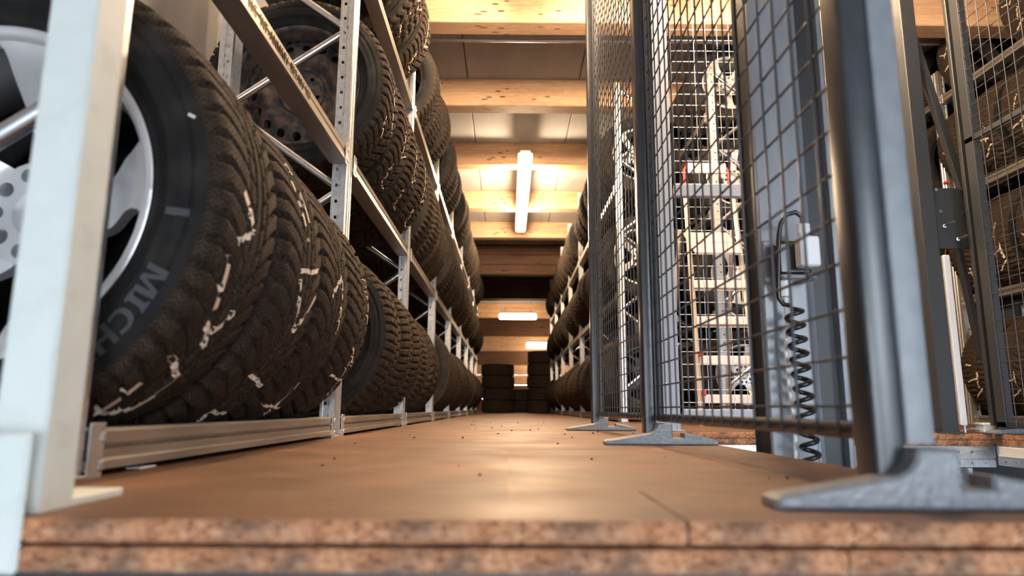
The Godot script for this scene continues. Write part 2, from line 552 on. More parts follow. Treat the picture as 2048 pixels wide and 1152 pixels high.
func build_shell():
	# upper floor: two layers of board, cut away for the lift
	var f := structure("floor", "brown chipboard upper floor of two board layers with a worn front edge")
	var fronts := [[-1.5, 0.135, 5], [0.137, 4.6, 9]]
	for q in fronts:
		var w := worn_board(q[0], q[1], -0.0172, 0.0, 0.535, 0.735, q[2], 1.0)
		var o := part(f, "board", w[0], M.floor_board)
		part(o, "worn_edge", w[1], M.board_edge)
	for q in [[-1.5, 0.255, 15], [0.257, 4.6, 19]]:
		var w := worn_board(q[0], q[1], -0.0385, -0.0210, 0.536, 0.735, q[2], 0.7)
		var o := part(f, "board", w[0], M.board_edge)
		part(o, "worn_edge", w[1], M.board_edge)
	for ly in [[-0.019, 0.0], [-0.0385, -0.0198]]:
		board(f, -1.5, 0.505, ly[0], ly[1], 0.735, 1.560)
		board(f, -1.5, 0.505, ly[0], ly[1], 1.562, 2.60)
		board(f, 1.81, 4.6, ly[0], ly[1], 0.735, 2.60)
	# far side of the lift opening shows its sawn edges
	for q in [[-0.023, 0.0, 3], [-0.0465, -0.024, 4]]:
		var w := worn_board(0.505, 1.81, q[0], q[1], 2.60, 2.9, q[2], 0.5)
		var o := part(f, "board", w[0], M.floor_board)
		part(o, "sawn_edge", w[1], M.board_edge)
	for q in [[-0.019, 0.0], [-0.0385, -0.0198]]:
		part(f, "sawn_edge", boxat(1.8065, 1.81, q[0] + 0.0004, q[1] - 0.0004, 0.74, 2.598, 0.0006), M.board_edge)
	board(f, -1.5, 0.503, -0.023, 0.0, 2.602, 3.65)
	board(f, 1.812, 4.6, -0.023, 0.0, 2.602, 3.65)
	board(f, 0.505, 1.81, -0.023, 0.0, 2.9, 3.65)
	var d := 3.652
	while d < 19.0:
		var d2 := minf(d + 2.05, 19.0)
		board(f, -1.5, 1.2, -0.023, 0.0, d, d2 - 0.002)
		board(f, 1.202, 4.6, -0.023, 0.0, d, d2 - 0.002)
		d = d2
	# lower floor
	var g := structure("floor", "grey concrete ground floor below the upper floor")
	part(g, "slab", boxat(-1.6, 4.7, -2.9, -2.7, -7.0, 19.1, 0.0), M.concrete)
	# walls
	var w := structure("wall_left", "pale grey panel wall behind the open tyre rack")
	for k in 23:
		part(w, "panel", boxat(-1.6, -1.5, -2.7, 2.80, -7.0 + k * 1.135, -7.0 + (k + 1) * 1.135 - 0.006, 0.004), M.wall_panel)
	w = structure("wall_right", "pale grey panel wall behind the far tyre racks")
	for k in 23:
		part(w, "panel", boxat(4.6, 4.7, -2.7, 2.80, -7.0 + k * 1.135, -7.0 + (k + 1) * 1.135 - 0.006, 0.004), M.wall_panel)
	w = structure("wall_far", "brown timber wall of wide planks closing the far end of the aisle")
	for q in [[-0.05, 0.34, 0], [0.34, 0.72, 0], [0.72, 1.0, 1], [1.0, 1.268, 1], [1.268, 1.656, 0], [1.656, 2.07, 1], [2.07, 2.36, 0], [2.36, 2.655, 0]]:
		part(w, "plank", boxat(-1.5, 4.6, q[0], q[1] - 0.008, 19.0 - q[2] * 0.03, 19.12, 0.006), [M.unlit_timber, M.glulam][q[2]])  # lamplit and unlit bands of the wall put into the plank colours
	part(w, "lower_slab", boxat(-1.5, 4.6, -2.7, -0.05, 19.0, 19.12, 0.0), M.concrete)
	w = structure("wall_back", "unseen front wall, two open gateways added and shaped to let daylight in")
	part(w, "pier", boxat(-1.6, -1.2, -2.7, 2.80, -7.12, -7.0, 0.0), M.wall_panel)
	part(w, "pier", boxat(4.55, 4.7, -2.7, 2.80, -7.12, -7.0, 0.0), M.wall_panel)
	part(w, "pier", boxat(2.0, 3.0, -2.7, 2.80, -7.12, -7.0, 0.0), M.wall_panel)  # pier and lintels added out of view to steer daylight onto posts and column
	part(w, "lintel", boxat(-1.2, 2.0, 0.9, 2.80, -7.12, -7.0, 0.0), M.wall_panel)
	part(w, "lintel", boxat(3.0, 4.55, 2.4, 2.80, -7.12, -7.0, 0.0), M.wall_panel)
	# ceiling
	var c := structure("ceiling", "pale sheet ceiling above timber beams")
	var x := -1.217 - 0.883
	for k in 8:
		var xa := maxf(x + k * 0.883, -1.6)
		var xb := minf(x + (k + 1) * 0.883 - 0.008, 4.7)
		if xb > xa:
			part(c, "sheet", boxat(xa, xb, 2.655, 2.70, -7.1, 19.1, 0.003), M.ceiling_sheet)
	part(c, "backing", boxat(-1.6, 4.7, 2.705, 2.80, -7.1, 19.1, 0.0), M.ceiling_sheet)
	var bd := [-6.3, -4.9, -3.5, -2.1, -0.7, 0.7, 2.1, 3.86, 5.04, 6.36, 7.85, 9.25, 10.6, 13.3, 16.8]
	var nb := 0
	var bw := 0.15
	var bm := box_mesh(Vector3(6.1, 0.225, bw), 0.006)
	var deep := {10.6: [2.17, 0.16], 13.3: [2.215, 0.32], 16.8: [2.30, 0.16]}
	for b in bd:
		var lb: String = "glued timber ceiling beam out of view above the front of the floor"
		var o: Node3D
		if b > 3.0:
			lb = "pale glued timber ceiling beam, %s from the front, above the aisle" % ORD[nb]
			nb += 1
			o = thing("ceiling_beam", lb, "beam", P(1.55, 2.43, b), "glued timber ceiling beams")
			if deep.has(b):
				var q: Array = deep[b]
				for k in 3:
					var hh: float = (2.655 - q[0]) / 3.0
					part(o, "timber", box_mesh(Vector3(6.1, hh - 0.003, q[1]), 0.006), M.unlit_timber if b < 16.0 else M.glulam, Transform3D(Basis(), Vector3(0, q[0] - 2.43 + hh * (k + 0.5), -q[1] / 2 - 0.004 * k)))  # unlit and lamplit beam fronts put into the timber tone
			else:
				part(o, "timber", bm, M.glulam, Transform3D(Basis(), Vector3(0, 0.1125, -bw / 2)))
		else:
			o = thing("ceiling_beam", lb, "beam", P(1.55, 2.43, b), "ceiling beams out of view")
			part(o, "timber", bm, M.glulam, Transform3D(Basis(), Vector3(0, 0.1125, -bw / 2)))
	# rail below the sheets
	var st := ST()
	tube(st, [P(-1.5, 2.5, 4.2), P(4.6, 2.5, 4.2)], 0.011, 10)
	var pr := thing("ceiling_rail", "thin galvanised tube running across under the ceiling behind the first beam", "rail")
	part(pr, "tube", done(st), M.galvanised)
	for hx in [-1.2, 1.35, 3.9]:
		part(pr, "hanger", boxat(hx - 0.004, hx + 0.004, 2.505, 2.656, 4.196, 4.204, 0.001), M.galvanised)

# ================= lamps =================
func batten(label: String, centre: Vector3, length: float, across: bool, energy: float, tall := 1.0):
	var o := thing("ceiling_light", label, "lamp", centre, "")
	var L := length
	var hw := 0.055
	var st := ST()
	# rounded diffuser: a stadium section along local z
	var poly := PackedVector2Array()
	for q in [[0.066, 0.0], [0.066, -0.04], [0.054, -0.064], [0.03, -0.075], [-0.03, -0.075], [-0.054, -0.064], [-0.066, -0.04], [-0.066, 0.0]]:
		poly.append(Vector2(q[0], q[1]))
	extrude(st, poly, -L / 2 + 0.02, L / 2 - 0.02, Transform3D(), false)
	var bs := Basis(Vector3.UP, PI / 2) if across else Basis()
	o.basis = bs.scaled_local(Vector3(1, tall, 1))
	part(o, "diffuser", done(st), M.lamp_diffuser)
	part(o, "housing", box_mesh(Vector3(0.10, 0.03, L - 0.02), 0.006), M.white_paint, Transform3D(Basis(), Vector3(0, 0.015, 0)))
	for s in [-1, 1]:
		part(o, "end_cap", box_mesh(Vector3(0.128, 0.078, 0.04), 0.018), M.lamp_diffuser, Transform3D(Basis(), Vector3(0, -0.037, s * (L / 2 - 0.008))))
	for s in [-0.35, 0.35]:
		part(o, "hanger", box_mesh(Vector3(0.012, 0.05, 0.012), 0.001), M.galvanised, Transform3D(Basis(), Vector3(0, 0.054, s * L)))
	for k in 3:
		var a := OmniLight3D.new()
		a.name = "lamp_light"
		a.light_color = Color(1.0, 0.86, 0.70)
		a.light_energy = energy
		a.light_size = 0.05
		a.omni_range = 30.0
		a.omni_attenuation = 2.0
		a.shadow_enabled = true
		o.add_child(a, true)
		a.position = Vector3(0, -0.16, (k - 1) * L * 0.33)

func build_lamps():
	batten("long glowing tube light hanging over the middle of the aisle", P(0.145, 2.43, 7.35), 2.62, false, 2.2)
	batten("glowing tube light out of view above the front of the aisle", P(0.10, 2.43, 2.30), 2.2, false, 1.9)
	batten("glowing tube light out of view above the lift opening", P(1.02, 2.43, 2.65), 1.5, false, 1.9)
	batten("short glowing tube light hung crosswise near the far end of the aisle", P(0.21, 2.27, 15.9), 0.86, true, 0.45, 1.7)
	batten("glowing tube light low at the far wall beside the rack tyres", P(0.98, 1.82, 18.3), 1.0, true, 0.25, 2.0)

# ================= racks =================
# upright post: aisle face at local x = 0 (outwards +x), camera face at local z = 0, 0.042 deep and 0.075 long, height h
func post_mesh(h: float, mirror: bool) -> ArrayMesh:
	var st := ST()
	var s := -1.0 if mirror else 1.0
	var fx := Transform3D(Basis(), Vector3.ZERO)
	# aisle face: rolled ribs
	var poly := PackedVector2Array()
	for q in [[0.0, -0.001], [0.0, -0.016], [-0.0035, -0.020], [-0.0035, -0.034], [0.0, -0.038], [0.0, -0.047], [-0.0035, -0.051], [-0.0035, -0.058], [0.0, -0.062], [0.0, -0.074], [-0.006, -0.074], [-0.006, -0.001]]:
		poly.append(Vector2(q[0] * s, q[1]))
	# polygon lies in (x, z): extrude along y
	extrude(st, poly, 0, h, Transform3D(Basis(Vector3.RIGHT, Vector3(0, 0, 1), Vector3.UP), Vector3.ZERO))
	# camera face: flat strip, slot line, holed rib, edge lip
	var strip := func(xa: float, xb: float, ya: float, yb: float, z: float, t: float):
		var c := Vector3((xa + xb) / 2 * s, (ya + yb) / 2, z - t / 2)
		box(st, Vector3(absf(xb - xa), yb - ya, t), Transform3D(Basis(), c), 0.0)
	strip.call(-0.0165, 0.0, 0.0, h, 0.0, 0.002)
	strip.call(-0.0240, -0.0195, 0.0, h, -0.0035, 0.002)
	strip.call(-0.0345, -0.0325, 0.0, h, -0.0035, 0.002)
	strip.call(-0.042, -0.0345, 0.0, h, 0.001, 0.004)
	var y := 0.0
	while y < h:
		strip.call(-0.0195, -0.0165, y, minf(y + 0.021, h), -0.0020, 0.002)
		y += 0.0325
	y = 0.0
	while y < h:
		strip.call(-0.0325, -0.0240, y, minf(y + 0.0400, h), -0.0035, 0.002)
		y += 0.05
	# dark inside: back web and far flange
	strip.call(-0.042, -0.004, 0.0, h, -0.072, 0.002)
	strip.call(-0.042, -0.040, 0.0, h, -0.002, 0.012)
	return done(st)

func foot_mesh(mirror: bool) -> ArrayMesh:
	var s := -1.0 if mirror else 1.0
	var st := ST()
	box(st, Vector3(0.052, 0.004, 0.086), Transform3D(Basis(), Vector3(-0.021 * s, 0.002, -0.0375)), 0.001)
	return done(st)

# beam section, aisle face at local x = 0 towards +x, top at y = 0, running along z for length l
func beam_mesh(l: float, mirror: bool) -> ArrayMesh:
	var s := -1.0 if mirror else 1.0
	var poly := PackedVector2Array()
	for q in [[-0.05, 0.0], [-0.004, 0.0], [0.0, -0.004], [0.0, -0.018], [-0.010, -0.0195], [-0.010, -0.0235], [0.0, -0.025], [0.0, -0.036], [0.003, -0.039], [0.003, -0.049], [-0.003, -0.050], [-0.05, -0.050]]:
		poly.append(Vector2(q[0] * s, q[1]))
	var st := ST()
	extrude(st, poly, -l / 2, l / 2)
	return done(st)

func connector_mesh(mirror: bool) -> ArrayMesh:
	var s := -1.0 if mirror else 1.0
	var st := ST()
	box(st, Vector3(0.003, 0.066, 0.030), Transform3D(Basis(), Vector3(0.0035 * s, -0.026, 0)), 0.001)
	for k in 2:
		box(st, Vector3(0.007, 0.012, 0.010), Transform3D(Basis(), Vector3(0.004 * s, -0.010 - 0.034 * k, -0.010)), 0.002)
	return done(st)

var post_p := {}
func rack(called: String, where: String, xf: float, xr: float, posts: Array, levels: Array, h: float, vis_from: float):
	# xf: aisle face of the front posts, xr: outer face of the rear posts
	var mir := xf > xr
	# front posts face +x when xf > xr
	var fm: bool = not (xf > xr)
	var pm_f: ArrayMesh = post_p.front_m if fm else post_p.front
	var pm_r: ArrayMesh = post_p.front if fm else post_p.front_m
	var ft_f: ArrayMesh = post_p.foot_m if fm else post_p.foot
	var ft_r: ArrayMesh = post_p.foot if fm else post_p.foot_m
	var sg := 1.0 if xf > xr else -1.0
	for i in posts.size():
		var d: float = posts[i]
		var o := thing("rack_upright", "galvanised rack frame of two posts, %s from front, %s" % [ORD[i], where], "rack frame", P((xf + xr) / 2, 0, d), called + " frames")
		var off := (xf - xr) / 2
		part(o, "post", pm_f, M.galvanised, Transform3D(Basis(), Vector3(off, 0, 0)))
		part(o, "post", pm_r, M.galvanised, Transform3D(Basis(), Vector3(-off, 0, 0)))
		part(o, "foot_plate", ft_f, M.galvanised, Transform3D(Basis(), Vector3(off, 0, 0)))
		part(o, "foot_plate", ft_r, M.galvanised, Transform3D(Basis(), Vector3(-off, 0, 0)))
		var y := 0.215
		var k := 1
		if called == "open rack" and i == 0:
			y = 0.205
			k = 0
		while y < h - 0.15:
			var st := ST()
			var a := Vector3(-off + 0.03 * sg, y, -0.03)
			var b := Vector3(off - 0.03 * sg, y + 0.255, -0.03)
			if k % 2 == 1:
				a.y = y + 0.255
				b.y = y
			tube(st, [a, a.lerp(b, 0.06), a.lerp(b, 0.13), a.lerp(b, 0.87), a.lerp(b, 0.94), b], 0.0125, 10)
			part(o, "brace", done(st), M.chrome_tube)
			y += 0.265
			k += 1
			if called == "open rack" and i == 0 and k == 1:
				y += 0.265
				k = 2
	for i in posts.size() - 1:
		var d0: float = posts[i] + 0.076
		var d1: float = posts[i + 1] - 0.001
		for li in levels.size():
			for side in 2:
				var yt: float = levels[li]
				var x := xf if side == 0 else xr
				var mm: bool = fm if side == 0 else not fm
				var nm: String = "%s %s rail, %s bay, %s" % [["front", "rear"][side], ["bottom", "second", "third", "fourth"][li], ORD[i], where]
				var o := thing("rack_beam", "galvanised " + nm, "rack rail", P(x, yt, (d0 + d1) / 2), called + " rails")
				part(o, "rail", beam_mesh(d1 - d0, mm), M.rack_steel)
				for e in [-1, 1]:
					part(o, "connector", post_p.conn_m if mm else post_p.conn, M.galvanised, Transform3D(Basis(Vector3.UP, 0.0), Vector3(0, 0, e * ((d1 - d0) / 2 - 0.016))))

const RA = [0.745, 1.976, 3.25, 4.5, 5.75, 7.0, 8.25, 9.5, 10.75]
const RB = [4.5, 5.75, 7.0, 8.25, 9.5, 10.75, 12.0]
const RC = [3.05, 4.3, 5.55, 6.8]
const RD = [4.25, 5.5, 6.75]
const LEV = [0.057, 0.862, 1.622]
const LEVD = [0.057, 0.70, 1.37, 2.05]
const LEVC = [0.057, 0.80, 1.49, 2.17]

func build_racks():
	post_p.front = post_mesh(2.36, false)
	post_p.front_m = post_mesh(2.36, true)
	post_p.foot = foot_mesh(false)
	post_p.foot_m = foot_mesh(true)
	post_p.conn = connector_mesh(false)
	post_p.conn_m = connector_mesh(true)
	rack("open rack", "open rack facing the fence", -0.495, -0.91, RA, LEV, 2.36, 0)
	rack("aisle rack", "aisle rack past the mesh fence", 0.735, 1.115, RB, LEV, 2.36, 0)
	rack("far rack", "tall rack past the lift gate", 2.90, 3.315, RC, LEVC, 2.36, 0)
	rack("middle rack", "middle rack behind the step ladder", 1.32, 1.70, RD, LEVD, 2.36, 0)
	# black marker writing on the first shelf rail
	var tm := TextMesh.new()
	var fnt := SystemFont.new()
	fnt.font_names = PackedStringArray(["Droid Sans"])
	tm.font = fnt
	tm.text = "NG  WF-ANMMV  BI2-NV  hV"
	tm.font_size = 24
	tm.pixel_size = 0.00135
	tm.depth = 0.0006
	for o in get_children():
		if o.has_meta("label") and str(o.get_meta("label")).begins_with("galvanised front second rail, first bay, open rack"):
			o.set_meta("label", "galvanised front second rail with black marker writing, first bay of the open rack")
			part(o, "marker_writing", tm, M.black_plastic, Transform3D(Basis(Vector3(0, 0, -1), Vector3(0, 1, 0), Vector3(1, 0, 0)), Vector3(0.0008, -0.024, 0.02)))

# ================= tyres =================
const TW = 0.100   # half width of the tread
func prof(R: float, w: float) -> Vector2:
	var a := absf(w)
	var s := signf(w)
	if a <= 0.8:
		return Vector2(R - 0.004 * (a / 0.8) * (a / 0.8), w * TW)
	var t := (a - 0.8) / 0.35 * deg_to_rad(75.0)
	return Vector2(R - 0.004 - 0.03 * (1.0 - cos(t)), s * (0.8 * TW + 0.03 * sin(t)))

# depth of the tread pattern (0 .. 1) at turn a (0 .. 1) and w (-1.15 .. 1.15)
func groove(kind: int, N: int, a: float, w: float) -> float:
	var s := absf(w)
	var sh := 1.0 - smoothstep(1.0, 1.15, s) * 0.75
	var g := 0.0
	match kind:
		0: # grooves swept from the shoulder into the running direction
			var p := a * N + 1.9 * pow(maxf(0.0, 1.0 - s), 1.7) + (0.5 if w < 0 else 0.0)
			var e := absf(p - floorf(p) - 0.5) * 2.0
			var wd := lerpf(0.11, 0.26, smoothstep(0.2, 0.95, s))
			g = 1.0 - smoothstep(wd - 0.05, wd + 0.05, e)
			g *= smoothstep(0.04, 0.09, s) * sh
			g = maxf(g, 1.0 - smoothstep(0.016, 0.042, absf(s - 0.12)))
			g = maxf(g, 0.55 * (1.0 - smoothstep(0.012, 0.036, absf(s - 0.33))))
		1: # chevron with notched blocks
			var p := a * N + 1.1 * (1.0 - minf(s, 1.0)) + (0.35 if w < 0 else 0.0)
			var e := absf(p - floorf(p) - 0.5) * 2.0
			var wd := lerpf(0.16, 0.27, smoothstep(0.3, 0.9, s))
			g = (1.0 - smoothstep(wd - 0.07, wd + 0.07, e)) * sh
			var q := 0.45 + 0.06 * sin(a * N * TAU)
			g = maxf(g, (1.0 - smoothstep(0.022, 0.05, absf(s - q))) * 0.9)
			g = maxf(g, 1.0 - smoothstep(0.02, 0.045, s))
		2: # block tread, cross slots and three channels
			var p := a * N * 1.15 + 0.25 * (1.0 - minf(s, 1.0)) + (0.5 if w < 0 else 0.0)
			p = a * int(N * 1.15) + 0.25 * (1.0 - minf(s, 1.0)) + (0.5 if w < 0 else 0.0)
			var e := absf(p - floorf(p) - 0.5) * 2.0
			var wd := 0.26 if s > 0.5 else 0.15
			g = (1.0 - smoothstep(wd - 0.08, wd + 0.08, e)) * sh
			g = maxf(g, 1.0 - smoothstep(0.03, 0.06, absf(s - 0.5)))
			g = maxf(g, 1.0 - smoothstep(0.025, 0.05, s))
		3: # rib tread
			for c in [0.16, 0.52]:
				g = maxf(g, 1.0 - smoothstep(0.04, 0.075, absf(s - c)))
			if s > 0.56:
				var p := a * N
				var e := absf(p - floorf(p) - 0.5) * 2.0
				g = maxf(g, (1.0 - smoothstep(0.10, 0.26, e)) * 0.7 * sh)
		4: # coarse zigzag blocks
			var p := a * int(N * 0.8) + 0.18 * sin(w * 14.0) + (0.5 if w < 0 else 0.0)
			var e := absf(p - floorf(p) - 0.5) * 2.0
			g = (1.0 - smoothstep(0.20, 0.36, e)) * sh
			var z := 0.33 + 0.05 * sin(a * int(N * 0.8) * TAU)
			g = maxf(g, 1.0 - smoothstep(0.04, 0.08, absf(s - z)))
	return g

const TR = 0.318
const BEAD = 0.205
func tread_mesh(kind: int, na: int, nw: int, N: int) -> ArrayMesh:
	var pos := PackedVector3Array()
	var nor := PackedVector3Array()
	var uv := PackedVector2Array()
	var ix := PackedInt32Array()
	pos.resize((na + 1) * (nw + 1))
	nor.resize(pos.size())
	uv.resize(pos.size())
	for j in nw + 1:
		var w := lerpf(-1.15, 1.15, float(j) / nw)
		var q := prof(TR, w)
		var q2 := prof(TR, w + 0.01)
		var t := (q2 - q).normalized()
		var nn := Vector2(t.y, -t.x)  # outward in (r, z)
		for i in na + 1:
			var a := float(i % na) / na
			var dp := groove(kind, N, a, w) * 0.0085
			var r := q.x - nn.x * dp
			var z := q.y - nn.y * dp
			var f := TAU * i / na
			var k := i * (nw + 1) + j
			pos[k] = Vector3(cos(f) * r, sin(f) * r, z)
			uv[k] = Vector2(a * 10.0 if i < na else 10.0, w * 1.0)
	for i in na + 1:
		var ip := ((i + 1) % na) * (nw + 1)
		var im := ((i - 1 + na) % na) * (nw + 1)
		for j in nw + 1:
			var du := pos[ip + j] - pos[im + j]
			var dv := pos[i * (nw + 1) + mini(j + 1, nw)] - pos[i * (nw + 1) + maxi(j - 1, 0)]
			nor[i * (nw + 1) + j] = du.cross(dv).normalized()
	for i in na:
		for j in nw:
			var a := i * (nw + 1) + j
			var b := a + nw + 1
			ix.append_array(PackedInt32Array([a, a + 1, b + 1, a, b + 1, b]))
	var arr := []
	arr.resize(Mesh.ARRAY_MAX)
	arr[Mesh.ARRAY_VERTEX] = pos
	arr[Mesh.ARRAY_NORMAL] = nor
	arr[Mesh.ARRAY_TEX_UV] = uv
	arr[Mesh.ARRAY_INDEX] = ix
	var m := ArrayMesh.new()
	m.add_surface_from_arrays(Mesh.PRIMITIVE_TRIANGLES, arr)
	return m

func sidewall_mesh(segs: int, fine: bool, BD := BEAD) -> ArrayMesh:
	var st := ST()
	var e := prof(TR, 1.15)
	var half := [e, Vector2(TR - 0.034, 0.1105), Vector2(TR - 0.036, 0.1118)]
	if fine:
		half += [Vector2(TR - 0.044, 0.1128), Vector2(TR - 0.0445, 0.1118), Vector2(TR - 0.048, 0.1120), Vector2(TR - 0.0485, 0.1130)]
	half += [Vector2(TR - 0.060, 0.1130), Vector2(TR - 0.072, 0.1118)]
	if fine:
		half += [Vector2(TR - 0.0724, 0.1128), Vector2(TR - 0.0745, 0.1125), Vector2(TR - 0.075, 0.1112)]
	half += [Vector2(minf(TR - 0.086, 1.0), 0.1075), Vector2(BD + 0.020, 0.101), Vector2(BD + 0.017, 0.103), Vector2(BD + 0.012, 0.101), Vector2(BD + 0.004, 0.088), Vector2(BD, 0.080), Vector2(BD - 0.001, 0.068), Vector2(BD + 0.008, 0.062), Vector2(BD + 0.04, 0.088), Vector2(BD + 0.07, 0.094), Vector2(TR - 0.022, 0.082), Vector2(TR - 0.016, 0.05), Vector2(TR - 0.015, 0.0)]
	# +z half runs outside -> inside; outward normal lies to the ... side
	lathe(st, half, segs, -1.0)
	var other := []
	for p in half:
		other.append(Vector2(p.x, -p.y))
	lathe(st, other, segs, 1.0)
	return done(st)

# five broad spokes dished towards the hub; face towards +z at z = 0.100
func alloy_mesh(dish: float, wide: float) -> ArrayMesh:
	var st := ST()
	var zf := func(r: float) -> float:
		var t := clampf((0.205 - r) / 0.125, 0, 1)
		return 0.090 - dish * smoothstep(0.0, 1.0, t)
	# rim flange and barrel
	lathe(st, [Vector2(0.203, 0.070), Vector2(0.216, 0.0885), Vector2(0.2175, 0.093), Vector2(0.216, 0.0965), Vector2(0.208, 0.0970), Vector2(0.203, 0.0945), Vector2(0.199, 0.088), Vector2(0.197, 0.070)], 72, -1.0)
	# spokes
	for k in 5:
		var fc := deg_to_rad(6.0 + 72.0 * k)
		var rows := []
		var nr := 14
		for i in nr + 1:
			var r := lerpf(0.066, 0.200, float(i) / nr)
			var t := float(i) / nr
			var hw := (0.034 - 0.004 * sin(t * PI)) / r * wide if t < 0.8 else (0.034 - 0.004 * sin(0.8 * PI) + 0.012 * pow((t - 0.8) / 0.2, 2.0)) / r * wide
			hw = minf(hw, deg_to_rad(36.0))
			var row := []
			for j in 7:
				var u := (j - 3) / 3.0
				var f := fc + hw * u
				var z: float = zf.call(r) - 0.004 * pow(absf(u), 3.0) - 0.003 * (1.0 - absf(u))
				row.append(Vector3(cos(f) * r, sin(f) * r, z))
			rows.append(row)
		for i in nr:
			st.set_smooth_group(1)
			for j in 6:
				quad(st, rows[i][j], rows[i][j + 1], rows[i + 1][j + 1], rows[i + 1][j], Vector3(0, 0, 1))
			st.set_smooth_group(2)
			for e in [0, 6]:
				var a: Vector3 = rows[i][e]
				var b: Vector3 = rows[i + 1][e]
				var bk := Vector3(0, 0, -0.026)
				quad(st, a, b, b * Vector3(0.985, 0.985, 1) + bk, a * Vector3(0.985, 0.985, 1) + bk, rows[i][e] - rows[i][3])
	# hub with ten pockets round a centre
	var hz := func(r: float) -> float: return zf.call(0.066) + 0.004
	for k in 10:
		holed(st, 0.034, 0.074, TAU * k / 10 - PI / 10, TAU * (k + 1) / 10 - PI / 10, 0.0105, hz, 0.03, 0.55)
	var h0: float = hz.call(0.0)
	lathe(st, [Vector2(0.074, h0), Vector2(0.078, h0 - 0.03)], 40, -1.0)
	lathe(st, [Vector2(0.0, h0 + 0.006), Vector2(0.026, h0 + 0.006), Vector2(0.030, h0 + 0.003), Vector2(0.034, h0)], 32, 1.0 * -1.0)
	return done(st)

func barrel_mesh() -> ArrayMesh:
	var st := ST()
	lathe(st, [Vector2(0.197, 0.070), Vector2(0.194, 0.040), Vector2(0.186, 0.034), Vector2(0.184, -0.060), Vector2(0.196, -0.08), Vector2(0.214, -0.094)], 60, -1.0)
	return done(st)

func steel_mesh() -> ArrayMesh:
	var st := ST()
	lathe(st, [Vector2(0.203, 0.070), Vector2(0.2155, 0.0885), Vector2(0.2175, 0.093), Vector2(0.215, 0.0965), Vector2(0.209, 0.0955), Vector2(0.203, 0.090), Vector2(0.199, 0.078), Vector2(0.197, 0.060), Vector2(0.190, 0.050), Vector2(0.188, 0.030)], 72, -1.0)
	lathe(st, [Vector2(0.188, 0.030), Vector2(0.186, -0.06), Vector2(0.214, -0.094)], 48, -1.0)
	var zd := func(r: float) -> float: return 0.030 + 0.018 * smoothstep(0.188, 0.135, r)
	for k in 18:
		holed(st, 0.138, 0.188, TAU * k / 18, TAU * (k + 1) / 18, 0.0145, zd, 0.006)
	lathe(st, [Vector2(0.138, 0.048), Vector2(0.126, 0.051), Vector2(0.112, 0.046), Vector2(0.098, 0.030), Vector2(0.088, 0.024), Vector2(0.081, 0.026), Vector2(0.078, 0.034)], 72, 1.0 * -1.0)
	var zh := func(_r: float) -> float: return 0.034
	for k in 5:
		holed(st, 0.032, 0.078, TAU * k / 5 + 0.3, TAU * (k + 1) / 5 + 0.3, 0.0075, zh, 0.008, 0.55)
	lathe(st, [Vector2(0.032, 0.034), Vector2(0.0315, 0.026), Vector2(0.0, 0.024)], 40, -1.0)
	return done(st)

# chalk strokes [[ang0, w0, ang1, w1], ...] in degrees and tread widths, broken where the grooves run
func chalk_mesh(kind: int, N: int, strokes: Array, width: float) -> ArrayMesh:
	var st := ST()
	st.set_smooth_group(-1)
	for s in strokes:
		var L := absf(s[2] - s[0]) * 0.0055 + absf(s[3] - s[1]) * TW
		var n := int(L / 0.0035) + 2
		var dir := Vector2(deg_to_rad(s[2] - s[0]) * TR, (s[3] - s[1]) * TW).normalized()
		var side := Vector2(-dir.y, dir.x) * width * 0.5
		for i in n:
			var q := []
			for c in [[i, -1.0], [i, 1.0], [i + 1, 1.0], [i + 1, -1.0]]:
				var t: float = float(c[0]) / n
				var wob := sin(t * 9.0 + s[0]) * 0.0015
				var ang: float = deg_to_rad(lerpf(s[0], s[2], t)) + (side.x * c[1] + wob) / TR
				var w: float = lerpf(s[1], s[3], t) + side.y * c[1] / TW
				w = clampf(w, -1.14, 1.14)
				var g := groove(kind, N, fposmod(ang / TAU, 1.0), w)
				var p := prof(TR + 0.0012 - g * 0.0085, w)
				q.append(Vector3(cos(ang) * p.x, sin(ang) * p.x, p.y * 1.006))
			quad(st, q[0], q[1], q[2], q[3], Vector3((q[0] + q[2]).x, (q[0] + q[2]).y, 0))
	return done(st)

var tm_hi := []
var tm_mid := []
var tm_lo := []
var sw_hi: ArrayMesh
var sw_lo: ArrayMesh
var rims := {}
const NP = [56, 60, 56, 64, 56]
const KIND = ["swept-groove winter tyre", "chevron winter tyre", "block-tread tyre", "rib-tread summer tyre", "coarse zigzag-tread tyre"]

